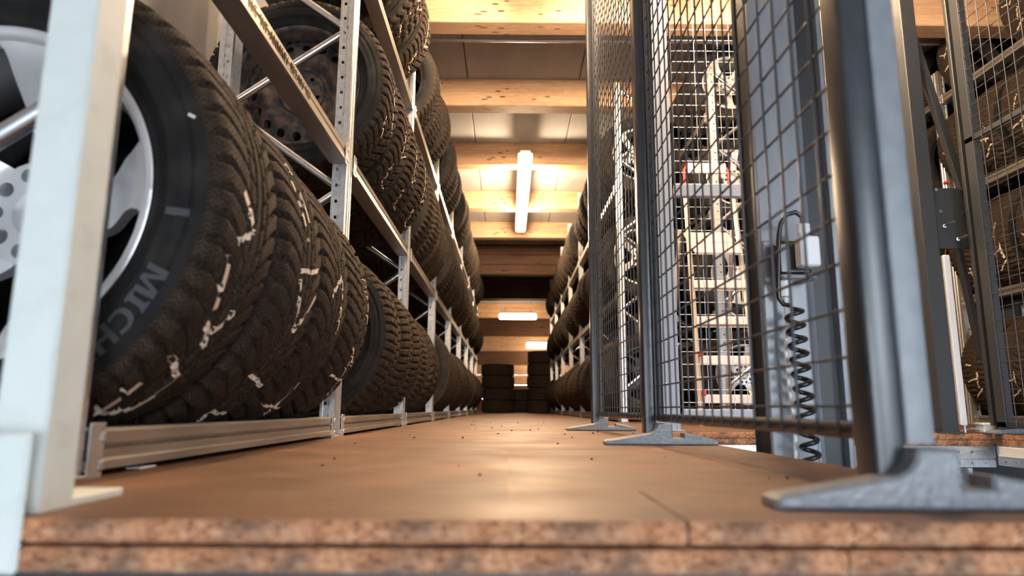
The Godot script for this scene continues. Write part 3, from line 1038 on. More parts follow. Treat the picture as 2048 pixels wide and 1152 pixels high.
# one tyre standing on its tread, axis along z; base at the lowest point
func tyre(label: String, group: String, at: Vector3, kind: int, lod: int, R: float, width: float, spin: float, rim := "", flip := false, lean := 0.0) -> Node3D:
	var o := thing("tyre", label, "tyre", at, group)
	var k := R / TR
	o.scale = Vector3(k, k, width / 0.226)
	if lean != 0.0:
		o.rotation.y = lean
	var hub := Transform3D(Basis(Vector3(0, 0, 1), spin), Vector3(0, TR, 0))
	if flip:
		hub.basis = hub.basis * Basis(Vector3.UP, PI)
	var tr: ArrayMesh = [tm_hi, tm_mid, tm_lo][lod][kind]
	part(o, "tread", tr, M.tread_rubber, hub)
	part(o, "sidewall", sw_hi if lod == 0 else sw_lo, M.sidewall_rubber, hub)
	if rim:
		var mt: Material = {"alloy": M.alloy, "dark": M.dark_alloy, "steel": M.rusty_steel, "deep": M.alloy, "steel_o": M.rusty_steel}[rim]
		var rm: ArrayMesh = rims[{"alloy": "alloy", "dark": "alloy", "steel": "steel", "deep": "deep", "steel_o": "steel"}[rim]]
		part(o, "wheel_rim", rm, mt, Transform3D(Basis(Vector3(0, 0, 1), spin if rim != "deep" else 0.0), Vector3(0, TR, 0)))
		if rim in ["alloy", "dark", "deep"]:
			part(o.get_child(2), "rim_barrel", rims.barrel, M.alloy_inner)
		if rim == "steel_o":
			var st := ST()
			lathe(st, [Vector2(0.2185, 0.090), Vector2(0.2185, 0.0985), Vector2(0.207, 0.0985), Vector2(0.207, 0.093)], 60, -1.0)
			part(o, "rim_band", done(st), M.orange_rim, Transform3D(Basis(), Vector3(0, TR, 0)))
	return o

# a tyre in a rack: sits between the two rails of one level with its near face at depth d
func racked(label: String, group: String, xc: float, rail: float, d: float, kind: int, lod: int, R := 0.318, width := 0.226, rim := "", spin := INF, half := 0.1575) -> Node3D:
	var cy := rail + sqrt(R * R - half * half)
	if spin == INF:
		spin = rng.randf() * TAU
	return tyre(label, group, P(xc, cy - R, d + width / 2), kind, lod, R, width, spin, rim, rng.randf() < 0.5)

func chalk(o: Node3D, kind: int, strokes: Array, spin: float, width := 0.007):
	for s in strokes:
		var s2 := [[s[0] - rad_to_deg(spin), s[1], s[2] - rad_to_deg(spin), s[3]]]
		part(o.get_child(0), "chalk_stroke", chalk_mesh(kind, NP[kind], s2, width), M.chalk)

func build_tyres():
	for k in 5:
		tm_hi.append(tread_mesh(k, 616, 68, NP[k]) if k < 3 else tread_mesh(k, 384, 52, NP[k]))
		tm_mid.append(tread_mesh(k, 320, 32, NP[k]))
		tm_lo.append(tread_mesh(k, 168, 20, 42))
	sw_hi = sidewall_mesh(160, true)
	sw_lo = sidewall_mesh(64, false)
	rims.alloy = alloy_mesh(0.035, 0.75)
	rims.deep = alloy_mesh(0.115, 1.12)
	rims.steel = steel_mesh()
	rims.barrel = barrel_mesh()
	var A := -0.7025
	var no_flip := [0.3, 1.1, 2.0, 2.6]
	var G := "tyres on the open rack"
	# ---- bottom shelf, first bay: the four big ones in front
	var near := [[0.864, 0, 0.345, 0.232, "winter tyre on a silver five-spoke wheel, bottom shelf beside the pale column"],
		[1.100, 0, 0.337, 0.245, "chalk-marked winter tyre directly behind the silver five-spoke wheel on the bottom shelf"],
		[1.350, 0, 0.332, 0.250, "chalk-marked winter tyre two behind the silver five-spoke wheel on the bottom shelf"],
		[1.606, 1, 0.327, 0.265, "chalk-marked winter tyre last before the second post on the bottom shelf"]]
	var marks := [
		[[2, 0.55, -6, 0.10], [-6, 0.10, -10, 0.5], [-14, 0.62, -30, 0.35], [-30, 0.35, -36, 0.0], [-40, 0.55, -46, -0.1], [-46, -0.1, -58, 0.05], [-58, 0.05, -60, 0.6], [-48, 0.62, -60, 0.6], [-26, -0.2, -34, 0.2]],
		[[30, 0.30, 8, -0.10], [24, 0.5, 4, 0.1], [-6, 0.35, -2, -0.75], [-8, 0.3, -24, -0.2], [-24, -0.2, -10, -0.75], [-40, 0.3, -44, -0.6], [-56, 0.2, -58, -0.6], [-56, 0.2, -66, -0.1]],
		[[4, -0.1, -6, 0.45], [4, -0.1, -18, -0.5], [-40, 0.0, -58, -0.2], [-52, 0.55, -54, -0.6], [-64, 0.5, -68, -0.3]],
		[[14, -0.4, -8, -0.7], [-20, 0.0, -28, -0.6], [-34, 0.6, -36, -0.6], [-26, -0.2, -48, -0.5]]]
	for i in 4:
		var q: Array = near[i]
		var sp: float = no_flip[i]
		var cy := 0.057 + sqrt(q[2] * q[2] - 0.1575 * 0.1575) + 0.0
		if i == 0:
			cy = 0.3705
		var o := tyre(q[4], G, P(A if i else -0.716, cy - q[2], q[0] + q[3] / 2), q[1], 0, q[2], q[3], sp, "deep" if i == 0 else "")
		chalk(o, q[1], marks[i], sp, [0.009, 0.008, 0.007, 0.006][i])
		if i == 0:
			(o.get_child(1) as MeshInstance3D).mesh = sidewall_mesh(200, true, 0.209)
			(o.get_child(2) as Node3D).scale = Vector3(1.019, 1.019, 1.0)
			letters(o)
	# ---- generic rows: [bay, level, first d, pitch, count, kinds, R, lod]
	var rows := [
		[1, 0, 2.27, 0.335, 3, [2, 2, 2], 0.314, 0],
		[2, 0, 3.36, 0.30, 3, [2, 4, 4], 0.300, 1],
		[3, 0, 4.62, 0.29, 4, [3, 3, 3, 2], 0.318, 1],
		[4, 0, 5.88, 0.29, 4, [3, 2, 3, 3], 0.312, 2],
		[5, 0, 7.20, 0.33, 3, [3, 3, 2, 3], 0.312, 2],
		[6, 0, 8.40, 0.275, 4, [3, 2, 3, 3], 0.312, 2],
		[7, 0, 9.65, 0.29, 4, [3, 2, 3, 3], 0.312, 2],
		[1, 1, 2.075, 0.287, 4, [1, 1, 2, 2], 0.312, 0],
		[2, 1, 3.345, 0.285, 4, [2, 2, 3, 3], 0.314, 1],
		[3, 1, 4.60, 0.285, 4, [3, 2, 3, 3], 0.318, 1],
		[4, 1, 5.85, 0.285, 4, [3, 2, 3, 3], 0.318, 2],
		[5, 1, 7.10, 0.285, 4, [3, 2, 3, 3], 0.318, 2],
		[6, 1, 8.35, 0.285, 4, [3, 2, 3, 3], 0.318, 2],
		[7, 1, 9.60, 0.285, 4, [3, 2, 3, 3], 0.318, 2],
		[1, 2, 2.30, 0.30, 3, [4, 4, 1], 0.318, 0],
		[2, 2, 3.52, 0.29, 3, [1, 2, 2], 0.308, 1],
		[3, 2, 4.72, 0.29, 3, [2, 2, 2, 3], 0.312, 1],
		[4, 2, 5.95, 0.29, 3, [3, 2, 3, 3], 0.318, 2],
		[5, 2, 7.12, 0.29, 4, [3, 2, 3, 3], 0.318, 2],
		[6, 2, 8.40, 0.29, 3, [3, 2, 3, 3], 0.318, 2],
		[7, 2, 9.75, 0.29, 3, [3, 2, 3, 3], 0.318, 2]]
	var shelf := ["bottom", "middle", "top"]
	for r in rows:
		for i in r[4]:
			var kd: int = r[5][i]
			var lb := "%s, %s from near end, %s bay of the open rack, %s shelf" % [KIND[kd], ORD[i], ORD[r[0]], shelf[r[1]]]
			var rim := ""
			var sp := rng.randf() * TAU
			if r[0] == 1 and r[1] == 1 and i == 0:
				lb = "tyre on a rusty steel wheel with round holes, middle shelf past the second post"
				rim = "steel"
			var R: float = r[6] + (rng.randf_range(-0.016, 0.006) if r[0] > 1 else rng.randf_range(-0.006, 0.004))
			var o := racked(lb, G, A, LEV[r[1]], r[2] + r[3] * i, kd, r[7], R, (0.222 if r[0] < 2 else 0.205) + rng.randf_range(-0.01, 0.010), rim, sp)
			if r[0] == 1 and r[1] >= 1 and not (r[1] == 1 and i == 0):
				o.get_child(0).rotation = Vector3(0, 0, sp)
				chalk(o, kd, [[-10 + i * 6, 0.4, -22, 0.1], [-22, 0.1, -16, -0.5], [-30, 0.5, -44, 0.3], [-44, 0.3, -46, -0.4], [-52, 0.5, -60, 0.0]], sp, 0.006)
			elif r[0] == 1 and r[1] == 1:
				o.get_child(0).rotation = Vector3(0, 0, sp)
				chalk(o, kd, [[2, 0.3, -14, -0.1], [-14, -0.1, -20, -0.6], [-18, 0.6, -30, 0.2]], sp, 0.006)
	# ---- aisle rack past the fence
	for b in 6:
		for l in 3:
			var n := 4 if (b + l) % 3 else 3
			for i in n:
				var kd: int = [3, 2, 3, 1][(i + b + l) % 4]
				var rim := ""
				var lb := "%s, %s from near end, %s bay of the aisle rack, %s shelf" % [KIND[kd], ORD[i], ORD[b], shelf[l]]
				if b == 0 and i == 0:
					rim = ["dark", "alloy", "alloy"][l]
					lb = "tyre on a %s wheel, first on the %s shelf of the aisle rack" % [["dark alloy", "silver alloy", "bright silver alloy"][l], shelf[l]]
				racked(lb, "tyres on the aisle rack", 0.925, LEV[l], RB[b] + 0.10 + 0.285 * i, kd, 2 if b > 0 else 1, 0.300 + rng.randf_range(-0.018, 0.001), 0.204, rim, 1.1 * l if rim else INF, 0.14)
	# ---- far rack, seen past the lift gate
	var cs := ["bottom", "second", "third", "top"]
	for b in 2:
		for l in 4:
			for i in 4:
				if l == 3 and i == 2:
					continue  # a ceiling beam runs here
				var kd: int = [1, 1, 0, 2][(i + b + l) % 4]
				var rim := ""
				var lb := "%s, %s from near end, %s bay of the tall rack, %s shelf" % [KIND[kd], ORD[i if l < 3 or i < 3 else 2], ["near", "far"][b], cs[l]]
				if b == 1 and i == 0 and l == 1:
					rim = "steel_o"
					lb = "tyre on a steel wheel ringed in orange, beyond the lift gate"
				var sp := rng.randf() * TAU
				var o := racked(lb, "tyres on the tall rack", 3.1075, LEVC[l], RC[b] + (0.10 if i < 3 else 0.115) + 0.285 * i, kd, 1, 0.318 if l < 3 else 0.265, 0.226 if l < 3 else 0.21, rim, sp)
				if b == 0 or i == 0:
					o.get_child(0).rotation = Vector3(0, 0, sp)
					var a0 := rng.randf_range(-12.0, 10.0)
					var ks := [[172, 0.4, 188, 0.1], [188, 0.1, 184, -0.5], [196, 0.5, 212, 0.3], [204, 0.5, 206, -0.4], [216, 0.5, 222, -0.2]]
					ks.remove_at(rng.randi() % 5)
					for q in ks:
						q[0] += a0 + rng.randf_range(-3.0, 3.0)
						q[2] += a0 + rng.randf_range(-3.0, 3.0)
						q[3] += rng.randf_range(-0.2, 0.2)
					chalk(o, kd, ks, sp, 0.007)
	# ---- middle rack behind the ladder
	for b in 2:
		for l in 4:
			for i in (3 if b == 0 and l < 3 else 2):
				var kd: int = [1, 2, 3][(i + b + l) % 3]
				var rim := ""
				var lb := "%s, %s from near end, %s bay of the middle rack, %s shelf" % [KIND[kd], ORD[i], ["near", "far"][b], cs[l]]
				if b == 0 and i == 0:
					rim = "alloy"
					lb = "tyre on a silver alloy wheel at the near end of the middle rack, %s shelf" % cs[l]
				racked(lb, "tyres on the middle rack", 1.51, LEVD[l], RD[b] + 0.10 + 0.30 * i, kd, 2, 0.285, 0.215, rim, 0.7 * l if rim else INF, 0.14)
	# ---- stacks lying flat at the far end
	var stacks := [[-0.20, 13.2, 4, "rib-worn", "far stack beside open rack"], [0.17, 13.85, 2, "dusty", "low far middle stack"], [0.66, 12.9, 5, "dark", "tall far stack beside aisle rack"]]
	for s in stacks:
		for i in s[2]:
			var o := thing("tyre", "%s tyre lying flat, %s from floor, %s" % [s[3], ORD[i], s[4]], "tyre", P(s[0] + rng.randf_range(-0.02, 0.02), 0.228 * i + 0.003, s[1]), "tyres stacked at the far end")
			var xf := Transform3D(Basis(Vector3.RIGHT, -PI / 2), Vector3(0, 0.1135, 0))
			part(o, "tread", tm_lo[3], M.tread_rubber, xf)
			part(o, "sidewall", sw_lo, M.sidewall_rubber, xf)

# raised maker's lettering on the nearest sidewall
func letters(o: Node3D):
	var sw := o.get_child(1)
	var fnt := SystemFont.new()
	fnt.font_names = PackedStringArray(["Droid Sans"])
	fnt.font_weight = 700
	var inv := (sw as Node3D).transform.affine_inverse()
	var word := "MICHELIN"
	var ang := -22.4
	for i in word.length():
		var tm := TextMesh.new()
		tm.font = fnt
		tm.text = word[i]
		tm.font_size = 32
		tm.pixel_size = 0.0012
		tm.depth = 0.0016
		var half: float = {"M": 4.0, "I": 2.3, "C": 3.3, "H": 3.4, "E": 2.9, "L": 2.8, "N": 3.5}[word[i]]
		ang -= half
		var f := deg_to_rad(ang)
		ang -= half
		var r := 0.2640
		var b := Basis(Vector3(0, 0, 1), f - PI / 2) * Basis.from_scale(Vector3(1.3, 1.0, 1.0))
		# the wall slopes: tilt each letter onto it
		var tilt := Basis(Vector3(-sin(f), cos(f), 0), 0.02)
		part(sw, "raised_letter", tm, M.letter_rubber, inv * Transform3D(tilt * b, Vector3(cos(f) * r, sin(f) * r + TR, 0.1134)))
	var st := ST()
	box(st, Vector3(0.029, 0.010, 0.002), Transform3D(Basis(Vector3(-sin(-0.127), cos(-0.127), 0), 0.02) * Basis(Vector3(0, 0, 1), -0.127), Vector3(cos(-0.127) * 0.262, sin(-0.127) * 0.262 + TR, 0.1132)), 0.0006)
	part(sw, "raised_bar", done(st), M.letter_rubber, inv)
	st = ST()
	box(st, Vector3(0.010, 0.004, 0.0015), Transform3D(Basis(Vector3(0, 0, 1), -0.45), Vector3(cos(0.325) * 0.281, sin(0.325) * 0.281 + TR, 0.1132)), 0.0005)
	part(sw, "white_tag", done(st), M.white_paint, inv)

# ================= fence =================
func foot_shape() -> ArrayMesh:
	var st := ST()
	var poly := PackedVector2Array()
	for q in [[0.2275, 0.0005], [0.2262, 0.004], [0.2275, 0.0085], [0.234, 0.0120], [0.280, 0.0195], [0.322, 0.0265], [0.334, 0.0290], [0.342, 0.0335], [0.348, 0.0400], [0.3505, 0.047], [0.352, 0.0515], [0.3855, 0.0515], [0.387, 0.0500], [0.387, 0.0180], [0.413, 0.0180], [0.413, 0.0285], [0.4155, 0.0295], [0.440, 0.0250], [0.482, 0.0150], [0.4935, 0.0110], [0.4955, 0.0060], [0.4945, 0.0005]]:
		poly.append(Vector2(q[0] - 0.3395, q[1]))
	extrude_bevel(st, poly, -0.019, 0.019, 0.0032)
	return done(st)

# like extrude, with the edges of both end faces cut at 45 degrees
func extrude_bevel(st: SurfaceTool, poly: PackedVector2Array, z0: float, z1: float, b: float):
	var n := poly.size()
	var area := 0.0
	for i in n:
		area += poly[i].cross(poly[(i + 1) % n])
	var sg := 1.0 if area > 0 else -1.0
	var inn := PackedVector2Array()
	for i in n:
		var e0 := (poly[i] - poly[(i + n - 1) % n]).normalized()
		var e1 := (poly[(i + 1) % n] - poly[i]).normalized()
		var n0 := Vector2(e0.y, -e0.x) * sg
		var n1 := Vector2(e1.y, -e1.x) * sg
		inn.append(poly[i] - (n0 + n1) / maxf(1.0 + n0.dot(n1), 0.6) * b)
	for i in n:
		var k := (i + 1) % n
		var o := Vector3((poly[k] - poly[i]).y, -(poly[k] - poly[i]).x, 0) * sg
		st.set_smooth_group(-1)
		quad(st, Vector3(poly[i].x, poly[i].y, z0 + b), Vector3(poly[k].x, poly[k].y, z0 + b), Vector3(poly[k].x, poly[k].y, z1 - b), Vector3(poly[i].x, poly[i].y, z1 - b), o)
		quad(st, Vector3(poly[i].x, poly[i].y, z1 - b), Vector3(poly[k].x, poly[k].y, z1 - b), Vector3(inn[k].x, inn[k].y, z1), Vector3(inn[i].x, inn[i].y, z1), o.normalized() + Vector3(0, 0, 1))
		quad(st, Vector3(poly[i].x, poly[i].y, z0 + b), Vector3(poly[k].x, poly[k].y, z0 + b), Vector3(inn[k].x, inn[k].y, z0), Vector3(inn[i].x, inn[i].y, z0), o.normalized() - Vector3(0, 0, 1))
	var t := Geometry2D.triangulate_polygon(poly)
	for i in range(0, t.size(), 3):
		for e in [[z0, -1.0], [z1, 1.0]]:
			tri(st, Vector3(inn[t[i]].x, inn[t[i]].y, e[0]), Vector3(inn[t[i + 1]].x, inn[t[i + 1]].y, e[0]), Vector3(inn[t[i + 2]].x, inn[t[i + 2]].y, e[0]), Vector3(0, 0, e[1]))

func wires(x: float, y0: float, y1: float, d0: float, d1: float, pitch: float, r: float) -> ArrayMesh:
	# upright wires on the aisle side, level ones behind; the panel stands in the plane x
	var st := ST()
	var n := int(round((d1 - d0) / pitch))
	for i in n + 1:
		var d := lerpf(d0, d1, float(i) / n)
		tube(st, [P(x, y0, d), P(x, y1, d)], r, 6)
	var y := y0 + 0.03
	while y < y1:
		tube(st, [P(x + 2.0 * r, y, d0), P(x + 2.0 * r, y, d1)], r, 6)
		y += pitch
	return done(st)

func wires_x(z: float, y0: float, y1: float, x0: float, x1: float, pitch: float, r: float) -> ArrayMesh:
	var st := ST()
	var n := int(round((x1 - x0) / pitch))
	for i in n + 1:
		var x := lerpf(x0, x1, float(i) / n)
		tube(st, [P(x, y0, z), P(x, y1, z)], r, 5)
	var y := y0 + 0.03
	while y < y1:
		tube(st, [P(x0, y, z + 2 * r), P(x1, y, z + 2 * r)], r, 5)
		y += pitch
	return done(st)

func build_fence():
	var fm := foot_shape()
	var pd := [0.66, 1.70, 2.74]
	var H := 2.1
	var names := ["dark grey fence post nearest the floor edge with a closing flange", "dark grey fence post between the two mesh panels", "dark grey fence post at the far end of the mesh fence"]
	for i in 3:
		var o := thing("fence_post", names[i], "post", P(0.3395, 0, pd[i] - 0.02), "mesh fence posts")
		var st := ST()
		# rounded tube section
		var poly := PackedVector2Array()
		for c in [[1, 1], [-1, 1], [-1, -1], [1, -1]]:
			for k in 4:
				var a := atan2(c[1], c[0]) - PI / 4 + PI / 6 * k
				poly.append(Vector2(c[0] * 0.010 + cos(a) * 0.004, c[1] * 0.016 + sin(a) * 0.004))
		extrude(st, poly, 0.006, H, Transform3D(Basis(Vector3.RIGHT, Vector3(0, 0, 1), Vector3.UP), Vector3.ZERO), true)
		part(o, "post_tube", done(st), M.fence_paint)
		part(o, "foot", fm, M.foot_sheen_paint, Transform3D(Basis(), Vector3(0, 0, 0.024)))
		part(o, "cap", box_mesh(Vector3(0.031, 0.008, 0.043), 0.003), M.black_plastic, Transform3D(Basis(), Vector3(0, H + 0.004, 0)))
		if i == 0:
			st = ST()
			poly = PackedVector2Array()
			for c in [[1, 1], [-1, 1], [-1, -1], [1, -1]]:
				for k in 4:
					var a := atan2(c[1], c[0]) - PI / 4 + PI / 6 * k
					poly.append(Vector2(c[0] * 0.0105 + cos(a) * 0.003, c[1] * 0.014 + sin(a) * 0.003))
			extrude(st, poly, 0.0545, H, Transform3D(Basis(Vector3.RIGHT, Vector3(0, 0, 1), Vector3.UP), Vector3(0.0280, 0, 0.0035)), true)
			part(o, "closing_flange", done(st), M.flange_sheen_paint)
	for i in 2:
		var d0: float = pd[i] + 0.002
		var d1: float = pd[i + 1] - 0.042
		var o := thing("mesh_panel", ["dark wire mesh panel between the nearest two fence posts", "dark wire mesh panel between the middle and far fence posts"][i], "fence panel", Vector3.ZERO, "mesh fence panels")
		var st := ST()
		var fx := 0.3475
		tube(st, [P(fx + 0.014, 0.0635, d0), P(fx + 0.014, 0.0635, d1)], 0.0095, 12)
		part(o, "bottom_rail", done(st), M.fence_paint)
		st = ST()
		tube(st, [P(fx + 0.014, H - 0.02, d0), P(fx + 0.014, H - 0.02, d1)], 0.0095, 12)
		part(o, "top_rail", done(st), M.fence_paint)
		for dd in [d0 + 0.010, d1 - 0.010]:
			st = ST()
			tube(st, [P(fx + 0.014, 0.06, dd), P(fx + 0.014, H - 0.02, dd)], 0.0085, 10)
			part(o, "stile", done(st), M.fence_paint)
		var w := part(o, "wire_mesh", wires(fx + 0.002, 0.058, H - 0.02, d0 + 0.022, d1 - 0.022, 0.050, 0.0019), M.wire_paint)
		w.set_meta("kind", "stuff")
	# fence panel along the far side of the lift opening
	var e := thing("fence_post", "dark grey fence post past the lift gate beside the junction box", "post", P(1.838, 0, 2.56), "mesh fence posts")
	part(e, "post_tube", boxat(-0.016, 0.016, 0.004, 2.1, -0.0, 0.045, 0.004), M.gate_paint)
	part(e, "side_rail", boxat(-0.040, -0.020, 0.03, 2.1, 0.012, 0.032, 0.003), M.gate_paint)
	part(e, "foot", fm, M.foot_sheen_paint, Transform3D(Basis(), Vector3(0.05, 0, 0.0)))
	var m := thing("mesh_panel", "dark wire mesh panel with a cross rail in front of the tall tyre rack", "fence panel", Vector3.ZERO, "mesh fence panels")
	for yy in [0.035, 1.13, 2.08]:
		var st := ST()
		bx(st, 1.800, 1.825, yy - 0.012, yy + 0.012, 1.3, 2.555, 0.003)
		part(m, "cross_rail", done(st), M.gate_paint)
	part(m, "stile", boxat(1.800, 1.828, 0.02, 2.1, 2.50, 2.555, 0.003), M.gate_paint)
	part(m, "stile", boxat(1.800, 1.828, 0.02, 2.1, 1.30, 1.33, 0.003), M.gate_paint)
	var w2 := part(m, "wire_mesh", wires(1.797, 0.03, 2.08, 1.33, 2.50, 0.050, 0.0017), M.wire_paint)
	w2.set_meta("kind", "stuff")

# ================= lift opening =================
func build_lift():
	# gate along the far side of the opening
	var g := thing("lift_gate", "dark grey mesh gate with mid rail and kick plate across the lift opening", "gate", P(1.15, 0, 2.70))
	var st := ST()
	part(g, "mid_rail", boxat(-0.47, 0.49, 0.945, 1.0, -0.01, 0.02, 0.003), M.post_paint)
	part(g, "kick_plate", boxat(-0.47, 0.49, 0.03, 0.085, -0.01, 0.01, 0.003), M.post_paint)
	part(g, "top_rail", boxat(-0.47, 0.49, 2.05, 2.09, -0.01, 0.02, 0.003), M.gate_paint)
	part(g, "stile", boxat(0.46, 0.49, 0.03, 2.09, -0.01, 0.02, 0.003), M.gate_paint)
	var ww := part(g, "wire_mesh", wires_x(0.024, 0.08, 2.05, -0.46, 0.46, 0.05, 0.0016), M.galvanised)
	ww.set_meta("kind", "stuff")
	# posts of the gate
	var p := thing("gate_post", "pale blue-grey ribbed post at the aisle corner of the lift opening", "post", P(0.615, 0, 2.66), "lift gate posts")
	st = ST()
	var poly := PackedVector2Array()
	for q in [[-0.047, 0.0], [-0.020, 0.0], [-0.017, -0.008], [0.006, -0.008], [0.009, 0.0], [0.030, 0.0], [0.033, -0.006], [0.047, -0.006], [0.047, -0.05], [-0.047, -0.05]]:
		poly.append(Vector2(q[0], q[1]))
	extrude(st, poly, 0.006, 2.35, Transform3D(Basis(Vector3.RIGHT, Vector3(0, 0, 1), Vector3.UP), Vector3.ZERO))
	part(p, "post_profile", done(st), M.post_paint)
	part(p, "base_plate", boxat(-0.055, 0.060, 0.0, 0.006, -0.008, 0.06, 0.001), M.post_paint)
	for y in [0.18, 0.98]:
		part(p, "bolt", boxat(-0.008, -0.001, y, y + 0.007, 0.004, 0.009, 0.002), M.bolt_steel)
	p = thing("gate_post", "dark grey post with diagonal brace and bolted plate, far corner of the lift opening", "post", P(1.665, 0, 2.62), "lift gate posts")
	part(p, "post_tube", boxat(-0.032, 0.030, 0.0, 2.35, -0.01, 0.06, 0.003), M.gate_paint)
	part(p, "base_plate", boxat(-0.05, 0.045, 0.0, 0.005, -0.02, 0.08, 0.001), M.gate_paint)
	st = ST()
	box(st, Vector3(0.030, 0.72, 0.03), Transform3D(Basis(Vector3(0, 0, 1), 0.205), Vector3(0.105, 1.29, -0.03)), 0.002)
	part(p, "brace", done(st), M.gate_paint)
	st = ST()
	box(st, Vector3(0.020, 0.66, 0.03), Transform3D(Basis(Vector3(0, 0, 1), 0.10), Vector3(0.150, 0.62, -0.045)), 0.002)
	part(p, "brace", done(st), M.gate_paint)
	part(p, "bolted_plate", boxat(0.034, 0.160, 0.715, 0.965, 0.002, 0.010, 0.001), M.gate_paint)
	for q in [[0.043, 0.955], [0.148, 0.955], [0.052, 0.865], [0.150, 0.862]]:
		st = ST()
		tube(st, [Vector3(q[0], q[1], -0.006), Vector3(q[0], q[1], 0.006)], 0.0065, 8)
		part(p, "bolt", done(st), M.bolt_steel)
	for q in [[0.060, 0.805], [0.108, 0.752]]:
		st = ST()
		tube(st, [Vector3(q[0], q[1], 0.0), Vector3(q[0] + 0.012, q[1] + 0.006, 0.05)], 0.0045, 8)
		tube(st, [Vector3(q[0] + 0.002, q[1], 0.0), Vector3(q[0], q[1], 0.008)], 0.0075, 6)
		part(p, "long_bolt", done(st), M.bolt_steel)
	part(p, "red_tab", boxat(0.090, 0.108, 0.985, 0.995, 0.0, 0.02, 0.001), M.red_plastic)
	# white cable cover, junction box and cable
	var t := thing("cable_trunking", "white plastic cable cover standing beside the lift gate post", "cable cover", P(1.712, 0.03, 2.62))
	part(t, "cover", boxat(-0.013, 0.013, 0.0, 0.655, -0.02, 0.008, 0.003), M.white_plastic)
	part(t, "cable_tail", boxat(0.004, 0.010, -0.028, 0.01, -0.01, -0.004, 0.001), M.white_plastic)
	var j := thing("junction_box", "small clear white junction box on the floor edge beside the lift opening", "box", P(1.82, 0.0, 2.605))
	part(j, "body", boxat(-0.045, 0.045, 0.003, 0.034, -0.016, 0.035, 0.004), M.white_plastic)
	part(j, "lid", boxat(-0.049, 0.049, 0.030, 0.040, -0.020, 0.039, 0.003), M.white_plastic)
	st = ST()
	tube(st, [P(0.034, 0.024, -0.018), P(0.034, 0.026, -0.04), P(0.012, 0.022, -0.055), P(-0.004, 0.0, -0.060), P(-0.008, -0.025, -0.058), P(0.0, -0.042, -0.055), P(0.012, -0.055, -0.052)], 0.0042, 8)
	part(j, "cable", done(st), M.cable_grey)
	st = ST()
	tube(st, [P(-0.045, 0.012, 0.01), P(-0.07, 0.018, 0.012), P(-0.10, 0.012, 0.012), P(-0.118, 0.006, 0.012)], 0.004, 8)
	part(j, "cable", done(st), M.cable_grey)
	var cd := thing("cable_trunking", "white plastic cable cover fixed below the floor edge beside the lift opening", "cable cover", P(1.80, -0.075, 1.9))
	part(cd, "cover", boxat(0.0, 0.014, 0.0, 0.03, -0.3, 0.66, 0.002), M.white_plastic)
	part(cd, "lip", boxat(-0.004, 0.016, -0.006, 0.0, -0.3, 0.66, 0.001), M.white_plastic)
	# perforated beams round the opening
	var b := thing("floor_beam", "galvanised perforated beam under the far floor edge of the lift opening", "beam", P(1.15, -0.0470, 2.62), "galvanised floor beams")
	st = ST()
	var pf := PackedVector2Array()
	for yz in [[0.0, -0.043, 0.0], [-0.049, -0.077, 0.004]]:
		# strips with real holes
		var y1: float = yz[0]
		var y0: float = yz[1]
		var ym := (y0 + y1) / 2
		bx(st, -0.66, 0.68, ym + 0.004, y1, yz[2], yz[2] + 0.003, 0.0)
		bx(st, -0.66, 0.68, y0, ym - 0.004, yz[2], yz[2] + 0.003, 0.0)
		var x := -0.66
		while x < 0.68:
			bx(st, x + 0.004, minf(x + 0.046, 0.68), ym - 0.004, ym + 0.004, yz[2], yz[2] + 0.003, 0.0)
			x += 0.05
	bx(st, -0.66, 0.68, -0.050, -0.042, 0.010, 0.014, 0.0)
	bx(st, -0.66, 0.68, -0.080, -0.0, 0.05, 0.054, 0.0)
	part(b, "profile", done(st), M.galvanised)
	b = thing("floor_beam", "galvanised perforated beam along the side of the lift opening below the junction box", "beam", P(1.815, -0.039, 1.67), "galvanised floor beams")
	st = ST()
	for yz in [[0.0, -0.040], [-0.045, -0.075]]:
		var ym: float = (yz[0] + yz[1]) / 2
		bx(st, 0.0, 0.004, ym + 0.004, yz[0], -0.92, 0.92, 0.0)
		bx(st, 0.0, 0.004, yz[1], ym - 0.004, -0.92, 0.92, 0.0)
		var q := -0.92
		while q < 0.92:
			bx(st, 0.0, 0.004, ym - 0.004, ym + 0.004, q + 0.004, minf(q + 0.046, 0.92), 0.0)
			q += 0.05
	bx(st, 0.05, 0.054, -0.080, 0.0, -0.92, 0.92, 0.0)
	part(b, "profile", done(st), M.galvanised)
	b = thing("floor_beam", "dark steel beam under the front board edge of the upper floor", "beam", P(1.2, -0.04, 0.80), "galvanised floor beams")
	part(b, "profile", boxat(-2.6, 3.3, -0.10, 0.0, 0.0, 0.05, 0.004), M.gate_paint)
	for q in [[1.76, 2.70, "near"], [3.0, 2.70, "side"], [0.2, 2.9, "inner"]]:
		var o := thing("support_post", "galvanised %s support post under the upper floor beside the lift opening" % q[2], "post", P(q[0], -2.7, q[1]), "support posts below")
		part(o, "post", post_p.front, M.galvanised, Transform3D(Basis(Vector3.UP, PI / 2).scaled_local(Vector3(1, 2.57 / 2.36, 1)), Vector3.ZERO))
		part(o, "base_plate", box_mesh(Vector3(0.12, 0.006, 0.12), 0.001), M.galvanised, Transform3D(Basis(), Vector3(0, 0.003, 0)))
	# mast
	var ms := thing("lift_mast", "tall blue-grey steel lift mast rising through the floor opening", "mast", P(0.627, -2.7, 1.5))
	st = ST()
	part(ms, "front_flange", boxat(-0.059, 0.042, 0.0, 5.2, 0.0, 0.012, 0.003), M.mast_paint)
	box(st, Vector3(0.026, 5.2, 0.010), Transform3D(Basis(Vector3.UP, 0.75), Vector3(0.051, 2.6, -0.015)), 0.002)
	part(ms, "flange_chamfer", done(st), M.mast_paint)
